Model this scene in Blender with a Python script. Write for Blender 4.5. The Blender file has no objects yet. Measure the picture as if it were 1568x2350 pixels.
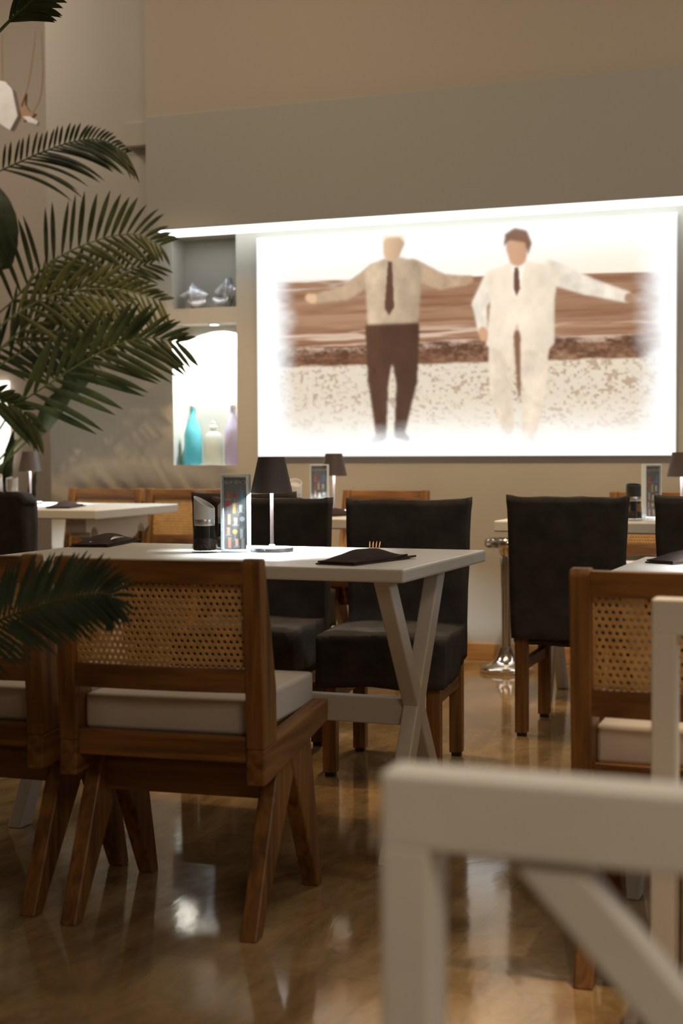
import bpy, bmesh, math, random
import numpy as np
from mathutils import Vector, Matrix, noise
PI = math.pi
R = math.radians
random.seed(7)
SC = bpy.context.scene
COL = SC.collection

# ------------------------------------------------------------------ camera
cam_data = bpy.data.cameras.new('camera')
cam = bpy.data.objects.new('camera', cam_data)
COL.objects.link(cam)
SC.camera = cam
cam_data.sensor_fit = 'VERTICAL'
cam_data.sensor_height = 36.0
cam_data.sensor_width = 24.0
cam_data.lens = 3420.0 / 2350.0 * 36.0
cam_data.clip_start = 0.05
cam_data.clip_end = 60
def camera_matrix(yaw, pitch, roll, loc):
    s, c = math.sin(yaw), math.cos(yaw)
    f = Vector((-s*math.cos(pitch), c*math.cos(pitch), -math.sin(pitch)))
    r = Vector((c, s, 0)); d = f.cross(r)
    r2 = math.cos(roll)*r + math.sin(roll)*d
    d2 = -math.sin(roll)*r + math.cos(roll)*d
    m = Matrix((r2, -d2, -f)).transposed().to_4x4()
    m.translation = Vector(loc)
    return m
cam.matrix_world = camera_matrix(R(21.42), R(2.47), R(0.295), (0, 0, 1.045))
cam_data.dof.use_dof = True
cam_data.dof.focus_distance = 4.3
cam_data.dof.aperture_fstop = 3.4

# ------------------------------------------------------------------ world, lights, exposure
world = bpy.data.worlds.new('world'); SC.world = world
world.use_nodes = True
world.node_tree.nodes['Background'].inputs[0].default_value = (1.0, 0.85, 0.68, 1)
world.node_tree.nodes['Background'].inputs[1].default_value = 0.10
SC.view_settings.view_transform = 'Standard'
SC.view_settings.look = 'None'
SC.view_settings.exposure = 0.0
SC.view_settings.gamma = 1.0
SC.view_settings.use_curve_mapping = False
try:
    SC.cycles.max_bounces = 8
    SC.cycles.transparent_max_bounces = 16
    SC.cycles.sample_clamp_indirect = 4.0
    SC.cycles.caustics_reflective = False
    SC.cycles.caustics_refractive = False
except Exception:
    pass

def area_light(name, loc, size, power, colour, aim=None, size_y=None, spread=PI):
    l = bpy.data.lights.new(name, 'AREA'); l.energy = power; l.color = colour
    l.shape = 'RECTANGLE' if size_y else 'DISK'; l.size = size
    if size_y: l.size_y = size_y
    l.spread = spread
    o = bpy.data.objects.new(name, l); COL.objects.link(o); o.location = loc
    if aim is not None:
        o.rotation_euler = (Vector(aim)-Vector(loc)).to_track_quat('-Z', 'Y').to_euler()
    return o
def spot_light(name, loc, aim, power, colour, angle, blend=0.4, radius=0.03):
    l = bpy.data.lights.new(name, 'SPOT'); l.energy = power; l.color = colour
    l.spot_size = R(angle); l.spot_blend = blend; l.shadow_soft_size = radius
    o = bpy.data.objects.new(name, l); COL.objects.link(o); o.location = loc
    o.rotation_euler = (Vector(aim)-Vector(loc)).to_track_quat('-Z', 'Y').to_euler()
    return o
WARM = (1.0, 0.72, 0.44)
COOL = (0.86, 0.95, 1.0)
area_light('ceiling_light', (-2.9, 5.0, 4.1), 1.2, 24, (1.0, 0.80, 0.55), (-2.9, 5.2, 0))
area_light('ceiling_light', (-0.3, 4.8, 4.1), 1.2, 20, (1.0, 0.78, 0.53), (-0.3, 5.0, 0))
area_light('ceiling_light', (1.3, -0.6, 3.4), 1.2, 27, (1.0, 0.82, 0.62), (-0.6, 2.4, 0.8))  # front fill added behind the camera, hung well below the ceiling
area_light('ceiling_light', (-5.5, 6.2, 4.1), 0.7, 34, (1.0, 0.85, 0.70), (-5.3, 7.6, 1.5))
ORANGE = (1.0, 0.68, 0.36)
spot_light('ceiling_spot', (-3.4, 4.6, 4.1), (-3.6, 6.8, 0.6), 330, ORANGE, 38, 0.8, 0.05)
spot_light('ceiling_spot', (-1.6, 4.6, 4.1), (-1.8, 6.7, 0.4), 330, ORANGE, 40, 0.8, 0.05)
spot_light('ceiling_spot', (0.45, 2.7, 4.1), (0.1, 2.35, 0), 520, (1.0, 0.74, 0.46), 33, 0.6, 0.05)
spot_light('ceiling_spot', (0.9, -0.9, 3.6), (0.0, 1.3, 0.75), 130, (1.0, 0.86, 0.68), 30, 0.8, 0.08)  # spot added behind the camera to brighten the nearest white chair
spot_light('ceiling_spot', (-1.9, 5.2, 4.1), (-1.9, 5.1, 0), 170, ORANGE, 42, 0.7, 0.05)
spot_light('ceiling_spot', (0.1, 0.75, 4.1), (-0.15, 1.1, 0.8), 95, (1.0, 0.9, 0.76), 24, 0.8, 0.08)
area_light('cool_side_fill', (2.44, 3.4, 1.7), 1.3, 26, (0.74, 0.87, 1.0), (-1.0, 3.6, 0.7), 1.4)  # cool fill added at the right wall; there is no window here

# ------------------------------------------------------------------ materials
def new_mat(name):
    m = bpy.data.materials.new(name); m.use_nodes = True
    nt = m.node_tree
    return m, nt, nt.nodes, nt.links, nt.nodes['Principled BSDF']
def plain(name, col, rough=0.6, metal=0.0, bump=0.0, bscale=60, var=0.0, vscale=3, spec=0.5, coat=0.0):
    m, nt, N, L, B = new_mat(name)
    B.inputs['Base Color'].default_value = (*col, 1)
    B.inputs['Roughness'].default_value = rough
    B.inputs['Metallic'].default_value = metal
    B.inputs['Specular IOR Level'].default_value = spec
    B.inputs['Coat Weight'].default_value = coat
    tc = N.new('ShaderNodeTexCoord')
    if var > 0:
        n = N.new('ShaderNodeTexNoise'); n.inputs['Scale'].default_value = vscale; n.inputs['Detail'].default_value = 5
        r = N.new('ShaderNodeValToRGB')
        r.color_ramp.elements[0].position = 0.3; r.color_ramp.elements[1].position = 0.7
        r.color_ramp.elements[0].color = (*[c*(1-var) for c in col], 1)
        r.color_ramp.elements[1].color = (*[min(1, c*(1+var)) for c in col], 1)
        L.new(tc.outputs['Object'], n.inputs['Vector']); L.new(n.outputs['Fac'], r.inputs['Fac'])
        L.new(r.outputs['Color'], B.inputs['Base Color'])
    if bump > 0:
        n2 = N.new('ShaderNodeTexNoise'); n2.inputs['Scale'].default_value = bscale; n2.inputs['Detail'].default_value = 4
        b = N.new('ShaderNodeBump'); b.inputs['Strength'].default_value = bump; b.inputs['Distance'].default_value = 0.01
        L.new(tc.outputs['Object'], n2.inputs['Vector']); L.new(n2.outputs['Fac'], b.inputs['Height'])
        L.new(b.outputs['Normal'], B.inputs['Normal'])
    return m
def wood_mat(name, dark, light, axis, rough=0.42):
    m, nt, N, L, B = new_mat(name)
    tc = N.new('ShaderNodeTexCoord'); mp = N.new('ShaderNodeMapping')
    sc = [26, 26, 26]; sc[axis] = 1.6
    mp.inputs['Scale'].default_value = sc
    n = N.new('ShaderNodeTexNoise'); n.inputs['Scale'].default_value = 1.5; n.inputs['Detail'].default_value = 7
    n.inputs['Distortion'].default_value = 0.7
    r = N.new('ShaderNodeValToRGB')
    r.color_ramp.elements[0].position = 0.32; r.color_ramp.elements[0].color = (*dark, 1)
    r.color_ramp.elements[1].position = 0.68; r.color_ramp.elements[1].color = (*light, 1)
    L.new(tc.outputs['Object'], mp.inputs['Vector']); L.new(mp.outputs['Vector'], n.inputs['Vector'])
    L.new(n.outputs['Fac'], r.inputs['Fac']); L.new(r.outputs['Color'], B.inputs['Base Color'])
    b = N.new('ShaderNodeBump'); b.inputs['Strength'].default_value = 0.12; b.inputs['Distance'].default_value = 0.004
    L.new(n.outputs['Fac'], b.inputs['Height']); L.new(b.outputs['Normal'], B.inputs['Normal'])
    B.inputs['Roughness'].default_value = rough
    return m
def emit_mat(name, col, strength):
    m, nt, N, L, B = new_mat(name)
    B.inputs['Base Color'].default_value = (*col, 1)
    B.inputs['Emission Color'].default_value = (*col, 1)
    B.inputs['Emission Strength'].default_value = strength
    return m
def glass_mat(name, col, rough=0.03, alpha=0.35, base=None):
    # clear thin ware: glossy coat over a tinted see-through body
    m, nt, N, L, B = new_mat(name)
    t = N.new('ShaderNodeBsdfTransparent'); t.inputs[0].default_value = (*col, 1)
    B.inputs['Base Color'].default_value = (*(base or col), 1); B.inputs['Roughness'].default_value = rough
    mx = N.new('ShaderNodeMixShader'); mx.inputs[0].default_value = alpha
    L.new(t.outputs[0], mx.inputs[1]); L.new(B.outputs[0], mx.inputs[2])
    L.new(mx.outputs[0], N['Material Output'].inputs['Surface'])
    return m
def picture_mat(name, strength, emit=True, rough=0.4):
    m, nt, N, L, B = new_mat(name)
    a = N.new('ShaderNodeVertexColor'); a.layer_name = 'picture'
    if emit:
        B.inputs['Base Color'].default_value = (0.02, 0.02, 0.02, 1)
        L.new(a.outputs['Color'], B.inputs['Emission Color'])
        B.inputs['Emission Strength'].default_value = strength
    else:
        L.new(a.outputs['Color'], B.inputs['Base Color'])
    B.inputs['Roughness'].default_value = rough
    return m
def floor_mat():
    m, nt, N, L, B = new_mat('polished_marble')
    tc = N.new('ShaderNodeTexCoord')
    n = N.new('ShaderNodeTexNoise'); n.inputs['Scale'].default_value = 1.7; n.inputs['Detail'].default_value = 9
    n.inputs['Roughness'].default_value = 0.62; n.inputs['Distortion'].default_value = 1.2
    mp = N.new('ShaderNodeMapping'); mp.inputs['Rotation'].default_value = (0, 0, R(35)); mp.inputs['Scale'].default_value = (1.5, 0.75, 1)
    L.new(tc.outputs['Object'], mp.inputs['Vector']); L.new(mp.outputs['Vector'], n.inputs['Vector'])
    r = N.new('ShaderNodeValToRGB')
    e = r.color_ramp.elements
    e[0].position = 0.30; e[0].color = (0.19, 0.105, 0.040, 1)
    e[1].position = 0.72; e[1].color = (0.52, 0.36, 0.19, 1)
    k = e.new(0.5); k.color = (0.36, 0.235, 0.11, 1)
    L.new(n.outputs['Fac'], r.inputs['Fac'])
    # thin dark veins
    v = N.new('ShaderNodeTexNoise'); v.inputs['Scale'].default_value = 3.1; v.inputs['Detail'].default_value = 12; v.inputs['Distortion'].default_value = 2.2
    L.new(mp.outputs['Vector'], v.inputs['Vector'])
    sb = N.new('ShaderNodeMath'); sb.operation = 'SUBTRACT'; sb.inputs[1].default_value = 0.5
    ab = N.new('ShaderNodeMath'); ab.operation = 'ABSOLUTE'
    lt = N.new('ShaderNodeMapRange'); lt.inputs['From Min'].default_value = 0.0; lt.inputs['From Max'].default_value = 0.012
    lt.inputs['To Min'].default_value = 0.82; lt.inputs['To Max'].default_value = 1.0
    L.new(v.outputs['Fac'], sb.inputs[0]); L.new(sb.outputs[0], ab.inputs[0]); L.new(ab.outputs[0], lt.inputs['Value'])
    # tile joints
    br = N.new('ShaderNodeTexBrick'); br.offset = 0.0; br.inputs['Scale'].default_value = 1.0
    br.inputs['Brick Width'].default_value = 0.9; br.inputs['Row Height'].default_value = 0.9
    br.inputs['Mortar Size'].default_value = 0.0022; br.inputs['Color1'].default_value = (1, 1, 1, 1); br.inputs['Color2'].default_value = (0.9, 0.9, 0.9, 1)
    br.inputs['Mortar'].default_value = (0.80, 0.77, 0.73, 1)
    L.new(tc.outputs['Object'], br.inputs['Vector'])
    m1 = N.new('ShaderNodeMixRGB'); m1.blend_type = 'MULTIPLY'; m1.inputs[0].default_value = 1
    m2 = N.new('ShaderNodeMixRGB'); m2.blend_type = 'MULTIPLY'; m2.inputs[0].default_value = 1
    L.new(r.outputs['Color'], m1.inputs[1]); L.new(lt.outputs['Result'], m1.inputs[2])
    g = N.new('ShaderNodeTexNoise'); g.inputs['Scale'].default_value = 7.0; g.inputs['Detail'].default_value = 10; g.inputs['Roughness'].default_value = 0.7; g.inputs['Distortion'].default_value = 0.8
    mg = N.new('ShaderNodeMapping'); mg.inputs['Rotation'].default_value = (0, 0, R(-40)); mg.inputs['Scale'].default_value = (1.0, 0.35, 1)
    L.new(tc.outputs['Object'], mg.inputs['Vector']); L.new(mg.outputs['Vector'], g.inputs['Vector'])
    gr = N.new('ShaderNodeMapRange'); gr.inputs['From Min'].default_value = 0.35; gr.inputs['From Max'].default_value = 0.62; gr.inputs['To Min'].default_value = 0.62; gr.inputs['To Max'].default_value = 1.08
    L.new(g.outputs['Fac'], gr.inputs['Value'])
    m3 = N.new('ShaderNodeMixRGB'); m3.blend_type = 'MULTIPLY'; m3.inputs[0].default_value = 1
    L.new(m1.outputs[0], m3.inputs[1]); L.new(gr.outputs['Result'], m3.inputs[2])
    L.new(m3.outputs[0], m2.inputs[1]); L.new(br.outputs['Color'], m2.inputs[2])
    L.new(m2.outputs[0], B.inputs['Base Color'])
    rr = N.new('ShaderNodeMapRange'); rr.inputs['To Min'].default_value = 0.04; rr.inputs['To Max'].default_value = 0.13
    L.new(n.outputs['Fac'], rr.inputs['Value']); L.new(rr.outputs['Result'], B.inputs['Roughness'])
    bm_ = N.new('ShaderNodeBump'); bm_.inputs['Strength'].default_value = 0.05; bm_.inputs['Distance'].default_value = 0.01
    L.new(v.outputs['Fac'], bm_.inputs['Height']); L.new(bm_.outputs['Normal'], B.inputs['Normal'])
    B.inputs['Specular IOR Level'].default_value = 0.9
    B.inputs['Specular Tint'].default_value = (1.0, 0.88, 0.72, 1)
    return m
def leaf_mat(name, dark, light, tip=None):
    m, nt, N, L, B = new_mat(name)
    tc = N.new('ShaderNodeTexCoord')
    n = N.new('ShaderNodeTexNoise'); n.inputs['Scale'].default_value = 9; n.inputs['Detail'].default_value = 3
    r = N.new('ShaderNodeValToRGB'); r.color_ramp.elements[0].color = (*dark, 1); r.color_ramp.elements[1].color = (*light, 1)
    r.color_ramp.elements[0].position = 0.35; r.color_ramp.elements[1].position = 0.7
    L.new(tc.outputs['Object'], n.inputs['Vector']); L.new(n.outputs['Fac'], r.inputs['Fac'])
    L.new(r.outputs['Color'], B.inputs['Base Color']); B.inputs['Roughness'].default_value = 0.45
    tr = N.new('ShaderNodeBsdfTranslucent'); L.new(r.outputs['Color'], tr.inputs['Color'])
    mx = N.new('ShaderNodeMixShader'); mx.inputs[0].default_value = 0.25
    L.new(B.outputs[0], mx.inputs[1]); L.new(tr.outputs[0], mx.inputs[2]); L.new(mx.outputs[0], N['Material Output'].inputs['Surface'])
    return m

M = {}
M['wall'] = plain('grey_plaster', (0.46, 0.425, 0.365), 0.85, bump=0.06, bscale=40, var=0.03, vscale=1.5)
M['fascia'] = plain('grey_beige_plaster', (0.42, 0.40, 0.355), 0.85, bump=0.06, bscale=40)
M['tan'] = plain('tan_plaster', (0.49, 0.42, 0.34), 0.85, bump=0.05, bscale=40)
M['ceil'] = plain('ceiling_paint', (0.62, 0.58, 0.5), 0.9, bump=0.03)
M['floor'] = floor_mat()
WD, WL = (0.100, 0.039, 0.010), (0.290, 0.130, 0.032)
M['wood_x'] = wood_mat('teak_grain_across', WD, WL, 0)
M['wood_y'] = wood_mat('teak_grain_deep', WD, WL, 1)
M['wood_z'] = wood_mat('teak_grain_upright', WD, WL, 2)
M['wood_base'] = wood_mat('oak_board', (0.42, 0.22, 0.08), (0.58, 0.33, 0.13), 0, 0.5)
M['cane'] = plain('woven_cane', (0.60, 0.35, 0.12), 0.55, var=0.2, vscale=40, bump=0.3, bscale=300)
M['white'] = plain('white_painted_wood', (0.62, 0.575, 0.51), 0.42, bump=0.05, bscale=30, var=0.04, vscale=6)
M['whitegloss'] = plain('satin_white_tabletop', (0.66, 0.63, 0.57), 0.3, bump=0.02, bscale=20, var=0.03, vscale=5)
M['cloth'] = plain('charcoal_fabric', (0.052, 0.044, 0.037), 0.92, bump=0.35, bscale=420, var=0.25, vscale=14, spec=0.2)
M['cushion'] = plain('off_white_canvas', (0.56, 0.50, 0.44), 0.85, bump=0.25, bscale=500, var=0.05, vscale=6, spec=0.2)
M['napkin'] = plain('dark_brown_napkin', (0.045, 0.03, 0.025), 0.85, bump=0.3, bscale=300, spec=0.2)
M['shade'] = plain('dark_brown_metal', (0.050, 0.034, 0.028), 0.6, 0.1, bump=0.05, bscale=120)
M['pole'] = plain('brushed_bronze', (0.09, 0.065, 0.06), 0.5, 0.3)
M['lampbase'] = plain('grey_metal', (0.35, 0.34, 0.34), 0.35, 0.7)
M['chrome'] = plain('polished_chrome', (0.75, 0.71, 0.66), 0.12, 1.0)
M['steel'] = plain('satin_steel', (0.62, 0.60, 0.58), 0.32, 0.8)
M['black'] = plain('black_plastic', (0.025, 0.022, 0.02), 0.45)
M['capgrey'] = plain('pale_plastic', (0.62, 0.60, 0.60), 0.4)
M['copper'] = plain('rose_gold_metal', (0.85, 0.52, 0.28), 0.3, 0.9)
M['glass'] = glass_mat('clear_glass', (0.93, 0.93, 0.92), 0.03, 0.22, (0.03, 0.03, 0.03))
M['acrylic'] = glass_mat('frosted_acrylic', (0.86, 0.93, 0.96), 0.15, 0.65)
M['pepper'] = plain('peppercorns', (0.10, 0.045, 0.03), 0.6, var=0.9, vscale=160, bump=1.0, bscale=220)
M['bottle_blue'] = glass_mat('turquoise_glass', (0.22, 0.72, 0.82), 0.05, 0.55)
M['bottle_lilac'] = glass_mat('lilac_glass', (0.62, 0.58, 0.74), 0.05, 0.55)
M['bottle_clear'] = glass_mat('pale_glass', (0.84, 0.86, 0.80), 0.05, 0.4)
M['bottle_teal'] = glass_mat('sea_green_glass', (0.38, 0.72, 0.70), 0.05, 0.55)
M['shell'] = plain('glazed_grey_blue_ceramic', (0.50, 0.53, 0.60), 0.25, 0.35, var=0.55, vscale=16)
M['pale'] = plain('pale_shell', (0.72, 0.70, 0.68), 0.4, var=0.1, vscale=12)
M['cord'] = plain('tan_cord', (0.36, 0.22, 0.13), 0.8)
M['pot'] = plain('grey_clay_pot', (0.25, 0.23, 0.2), 0.7, bump=0.2)
M['soil'] = plain('dark_soil', (0.04, 0.028, 0.02), 0.95, bump=0.8, bscale=60)
M['leaf'] = leaf_mat('palm_green', (0.018, 0.028, 0.011), (0.052, 0.066, 0.024))
M['leaf_light'] = leaf_mat('palm_yellow_green', (0.034, 0.042, 0.014), (0.095, 0.098, 0.032))
M['leaf_blue'] = leaf_mat('palm_blue_green', (0.035, 0.055, 0.035), (0.075, 0.10, 0.062))
M['stem'] = leaf_mat('stem_green', (0.07, 0.10, 0.025), (0.16, 0.20, 0.06))
M['led'] = emit_mat('led_white', (0.90, 0.97, 1.0), 14.0)
M['cove'] = emit_mat('cove_strip_white', (0.88, 0.96, 1.0), 3.2)
M['lampled'] = emit_mat('lamp_diffuser', (0.95, 0.98, 1.0), 8.0)
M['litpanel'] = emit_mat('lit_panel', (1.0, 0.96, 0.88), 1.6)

# ------------------------------------------------------------------ mesh helpers
def finish(bm, name, mat, parent=None, smooth=None, bevel=0.0, segs=2, loc=None, rot=None):
    me = bpy.data.meshes.new(name)
    bmesh.ops.recalc_face_normals(bm, faces=bm.faces)
    if smooth is not None:
        for f in bm.faces: f.smooth = True
    bm.to_mesh(me); bm.free()
    me.materials.append(mat)
    o = bpy.data.objects.new(name, me); COL.objects.link(o)
    if parent is not None: o.parent = parent
    if loc is not None: o.location = loc
    if rot is not None: o.rotation_euler = rot
    if bevel > 0:
        b = o.modifiers.new('bevel', 'BEVEL'); b.width = bevel; b.segments = segs; b.limit_method = 'ANGLE'; b.angle_limit = R(40)
    if smooth is not None and smooth < 180:
        try:
            me.set_sharp_from_angle(angle=R(smooth))
        except Exception:
            pass
    return o
def add_box(bm, x0, x1, y0, y1, z0, z1, mtx=None):
    vs = [bm.verts.new((x, y, z)) for x in (x0, x1) for y in (y0, y1) for z in (z0, z1)]
    if mtx is not None:
        for v in vs: v.co = mtx @ v.co
    for f in ((0, 1, 3, 2), (4, 6, 7, 5), (0, 4, 5, 1), (2, 3, 7, 6), (0, 2, 6, 4), (1, 5, 7, 3)):
        bm.faces.new([vs[i] for i in f])
    return vs
def box(name, mat, parent, x0, x1, y0, y1, z0, z1, bevel=0.003, rot=None):
    bm = bmesh.new(); add_box(bm, x0, x1, y0, y1, z0, z1)
    return finish(bm, name, mat, parent, bevel=bevel)
def prism_x(name, mat, parent, prof, x0, x1, bevel=0.003):
    """profile given as (y, z) points, extruded along x"""
    bm = bmesh.new()
    a = [bm.verts.new((x0, y, z)) for y, z in prof]; b = [bm.verts.new((x1, y, z)) for y, z in prof]
    n = len(prof)
    bm.faces.new(a); bm.faces.new(b[::-1])
    for i in range(n): bm.faces.new((a[i], b[i], b[(i+1) % n], a[(i+1) % n]))
    return finish(bm, name, mat, parent, bevel=bevel)
def add_lathe(bm, prof, n=32, origin=(0, 0, 0), tilt=None):
    rings = []
    for r, z in prof:
        ring = []
        for i in range(n):
            a = 2*PI*i/n
            v = Vector((r*math.cos(a), r*math.sin(a), z))
            if tilt: v = tilt @ v
            ring.append(bm.verts.new(v+Vector(origin)))
        rings.append(ring)
    for k in range(len(rings)-1):
        for i in range(n):
            bm.faces.new((rings[k][i], rings[k][(i+1) % n], rings[k+1][(i+1) % n], rings[k+1][i]))
    if prof[0][0] > 1e-4: bm.faces.new(rings[0][::-1])
    if prof[-1][0] > 1e-4: bm.faces.new(rings[-1])
    return rings
def lathe(name, mat, parent, prof, n=32, loc=None, angle=35, closed=False):
    bm = bmesh.new()
    if closed:
        prof = list(prof)+[prof[0]]
        rings = []
        for r, z in prof[:-1]:
            rings.append([bm.verts.new((r*math.cos(2*PI*i/n), r*math.sin(2*PI*i/n), z)) for i in range(n)])
        m = len(rings)
        for k in range(m):
            for i in range(n):
                bm.faces.new((rings[k][i], rings[k][(i+1) % n], rings[(k+1) % m][(i+1) % n], rings[(k+1) % m][i]))
    else:
        add_lathe(bm, prof, n)
    return finish(bm, name, mat, parent, smooth=angle, loc=loc)
def add_tube(bm, pts, radii, n=8):
    pts = [Vector(p) for p in pts]
    if not isinstance(radii, (list, tuple)): radii = [radii]*len(pts)
    rings = []; up = Vector((0.3, -0.9, 0.2)).normalized()
    for i, p in enumerate(pts):
        t = (pts[min(i+1, len(pts)-1)]-pts[max(i-1, 0)]).normalized()
        s = t.cross(up).normalized(); w = s.cross(t).normalized()
        rings.append([bm.verts.new(p+radii[i]*(math.cos(2*PI*k/n)*s+math.sin(2*PI*k/n)*w)) for k in range(n)])
    for a, b in zip(rings[:-1], rings[1:]):
        for k in range(n): bm.faces.new((a[k], a[(k+1) % n], b[(k+1) % n], b[k]))
    bm.faces.new(rings[0][::-1]); bm.faces.new(rings[-1])
def tube(name, mat, parent, pts, radii, n=8, loc=None):
    bm = bmesh.new(); add_tube(bm, pts, radii, n)
    return finish(bm, name, mat, parent, smooth=60, loc=loc)
def spline(pts, n):
    """Catmull-Rom through pts, n samples"""
    P = [Vector(p) for p in pts]; P = [2*P[0]-P[1]]+P+[2*P[-1]-P[-2]]
    out = []; m = len(P)-3
    for i in range(n):
        t = i/(n-1)*m; k = min(int(t), m-1); u = t-k
        a, b, c, d = P[k:k+4]
        out.append(0.5*((2*b)+(c-a)*u+(2*a-5*b+4*c-d)*u*u+(3*b-a-3*c+d)*u**3))
    return out
def thing(name, label, cat, loc=(0, 0, 0), rotz=0.0, group=None):
    o = bpy.data.objects.new(name, None); COL.objects.link(o)
    o.empty_display_size = 0.05
    o.location = loc; o.rotation_euler = (0, 0, rotz)
    o['label'] = label; o['category'] = cat
    if group: o['group'] = group
    return o
def tag(o, label, cat, group=None):
    o['label'] = label; o['category'] = cat
    if group: o['group'] = group
    return o
def struct(o, label=None, cat=None):
    o['kind'] = 'structure'
    if label: o['label'] = label
    if cat: o['category'] = cat
    return o
def copy_thing(src, label, loc, rotz=0.0, group=None):
    def rec(o, parent):
        c = o.copy(); COL.objects.link(c)
        if parent is not None: c.parent = parent
        for ch in list(o.children): rec(ch, c)
        return c
    r = rec(src, None)
    r.location = loc; r.rotation_euler = (0, 0, rotz); r['label'] = label
    if group: r['group'] = group
    elif 'group' in r: del r['group']
    return r

# ------------------------------------------------------------------ the room
WY = 7.05       # face of the back wall
bm = bmesh.new(); add_box(bm, -7.0, 2.6, -1.6, 8.6, -0.08, 0.0)
struct(finish(bm, 'floor', M['floor']), 'polished beige brown marble floor', 'floor')
bm = bmesh.new(); add_box(bm, -7.0, 2.6, -1.6, 8.6, 4.2, 4.28)
struct(finish(bm, 'ceiling', M['ceil']), 'plain pale ceiling', 'ceiling')
bm = bmesh.new()
NX0, NX1 = -3.722, -3.348
for x0, x1, z0, z1 in ((-4.482, NX0, 0, 4.2), (NX1, 2.6, 0, 4.2), (NX0, NX1, 0, 0.958), (NX0, NX1, 1.70, 1.782), (NX0, NX1, 2.156, 4.2)):
    add_box(bm, x0, x1, WY, WY+0.15, z0, z1)
add_box(bm, -4.482, 2.6, WY+0.15, WY+0.22, 0, 4.2)
struct(finish(bm, 'wall_back', M['wall']), 'grey plaster wall with two square niches and the lit picture', 'wall')
bm = bmesh.new(); add_box(bm, -7.0, -4.45, 8.45, 8.55, 0, 4.2)
struct(finish(bm, 'wall_recess', M['tan']), 'warm lit wall of the recess behind the palm', 'wall')
bm = bmesh.new(); add_box(bm, 2.5, 2.6, -1.6, 7.05, 0, 4.2)
struct(finish(bm, 'wall_right', M['wall']))
bm = bmesh.new(); add_box(bm, -7.1, -7.0, -1.6, 8.6, 0, 4.2)
struct(finish(bm, 'wall_left', M['wall']))
bm = bmesh.new(); add_box(bm, -7.0, 2.6, -1.7, -1.6, 0, 4.2)
struct(finish(bm, 'wall_front', M['tan']))
# bulkhead over the picture: lower grey fascia, upper tan face a little behind it
bm = bmesh.new(); add_box(bm, -3.74, 2.5, 6.81, WY, 2.165, 2.74)
struct(finish(bm, 'trim_1', M['fascia'], bevel=0.003), 'deep grey beam across the wall above the lit picture', 'beam')
bm = bmesh.new(); add_box(bm, -3.745, 2.5, 6.825, WY, 2.74, 4.2)
struct(finish(bm, 'trim_2', M['tan'], bevel=0.002), 'tan upper face above the grey beam', 'beam')
bm = bmesh.new(); add_box(bm, -4.48, 2.5, WY-0.02, WY, 0.0, 0.082)
struct(finish(bm, 'baseboard_back', M['wood_base'], bevel=0.003), 'orange wooden baseboard along the back wall', 'baseboard')
# LED strip in the angle under the beam
bm = bmesh.new(); add_box(bm, -3.69, 1.2, 6.845, 7.045, 2.158, 2.1655)
t = finish(bm, 'light_strip', M['cove']); tag(t, 'long white light strip under the beam above the picture', 'light')

# niche shelf lamp and spots
t = thing('niche_downlight', 'small round white downlight in the top of the bottle niche', 'light', (-3.50, 7.10, 1.70))
lathe('rim', M['pale'], t, [(0.034, 0), (0.034, -0.004), (0.026, -0.006), (0.026, 0)], 24, closed=True)
lathe('diffuser', M['led'], t, [(0.026, -0.001), (0.02, -0.0045), (0.0, -0.005)], 24)
spot_light('niche_spot', (-3.50, 7.105, 1.69), (-3.53, 7.135, 0.95), 70, COOL, 148, 0.12, 0.012)

# ------------------------------------------------------------------ lit picture
def smooth01(a, b, x):
    t = np.clip((x-a)/(b-a), 0, 1); return t*t*(3-2*t)
def vnoise(w, h, sx, sy, seed, octaves=4):
    rs = np.random.RandomState(seed); out = np.zeros((h, w)); amp = 1.0; tot = 0
    yy, xx = np.mgrid[0:h, 0:w].astype(float)
    for o in range(octaves):
        gx, gy = max(2, int(sx*2**o)), max(2, int(sy*2**o))
        g = rs.rand(gy+2, gx+2)
        fx = xx/w*gx; fy = yy/h*gy; ix = fx.astype(int); iy = fy.astype(int); ux = fx-ix; uy = fy-iy
        ux = ux*ux*(3-2*ux); uy = uy*uy*(3-2*uy)
        v = (g[iy, ix]*(1-ux)+g[iy, ix+1]*ux)*(1-uy)+(g[iy+1, ix]*(1-ux)+g[iy+1, ix+1]*ux)*uy
        out += amp*v; tot += amp; amp *= 0.55
    return out/tot
def srgb(c): 
    c = np.asarray(c, float)/255.0
    return np.where(c <= 0.04045, c/12.92, ((c+0.055)/1.055)**2.4)
def capsule(X, Y, a, b, ra, rb):
    ax, ay = a; bx, by = b; dx, dy = bx-ax, by-ay
    t = np.clip(((X-ax)*dx+(Y-ay)*dy)/(dx*dx+dy*dy+1e-9), 0, 1)
    return np.hypot(X-ax-t*dx, Y-ay-t*dy)-(ra+(rb-ra)*t)
def poly_mask(X, Y, pts):
    """signed inside mask (even-odd)"""
    ins = np.zeros(X.shape, bool); n = len(pts)
    for i in range(n):
        x0, y0 = pts[i]; x1, y1 = pts[(i+1) % n]
        c = ((y0 > Y) != (y1 > Y)) & (X < (x1-x0)*(Y-y0)/(y1-y0+1e-12)+x0)
        ins ^= c
    return ins
def blur(a, k):
    for _ in range(k):
        p = np.pad(a, 1, mode='edge')
        a = (p[:-2, 1:-1]+p[2:, 1:-1]+p[1:-1, :-2]+p[1:-1, 2:]+2*a)/6
    return a
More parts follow.
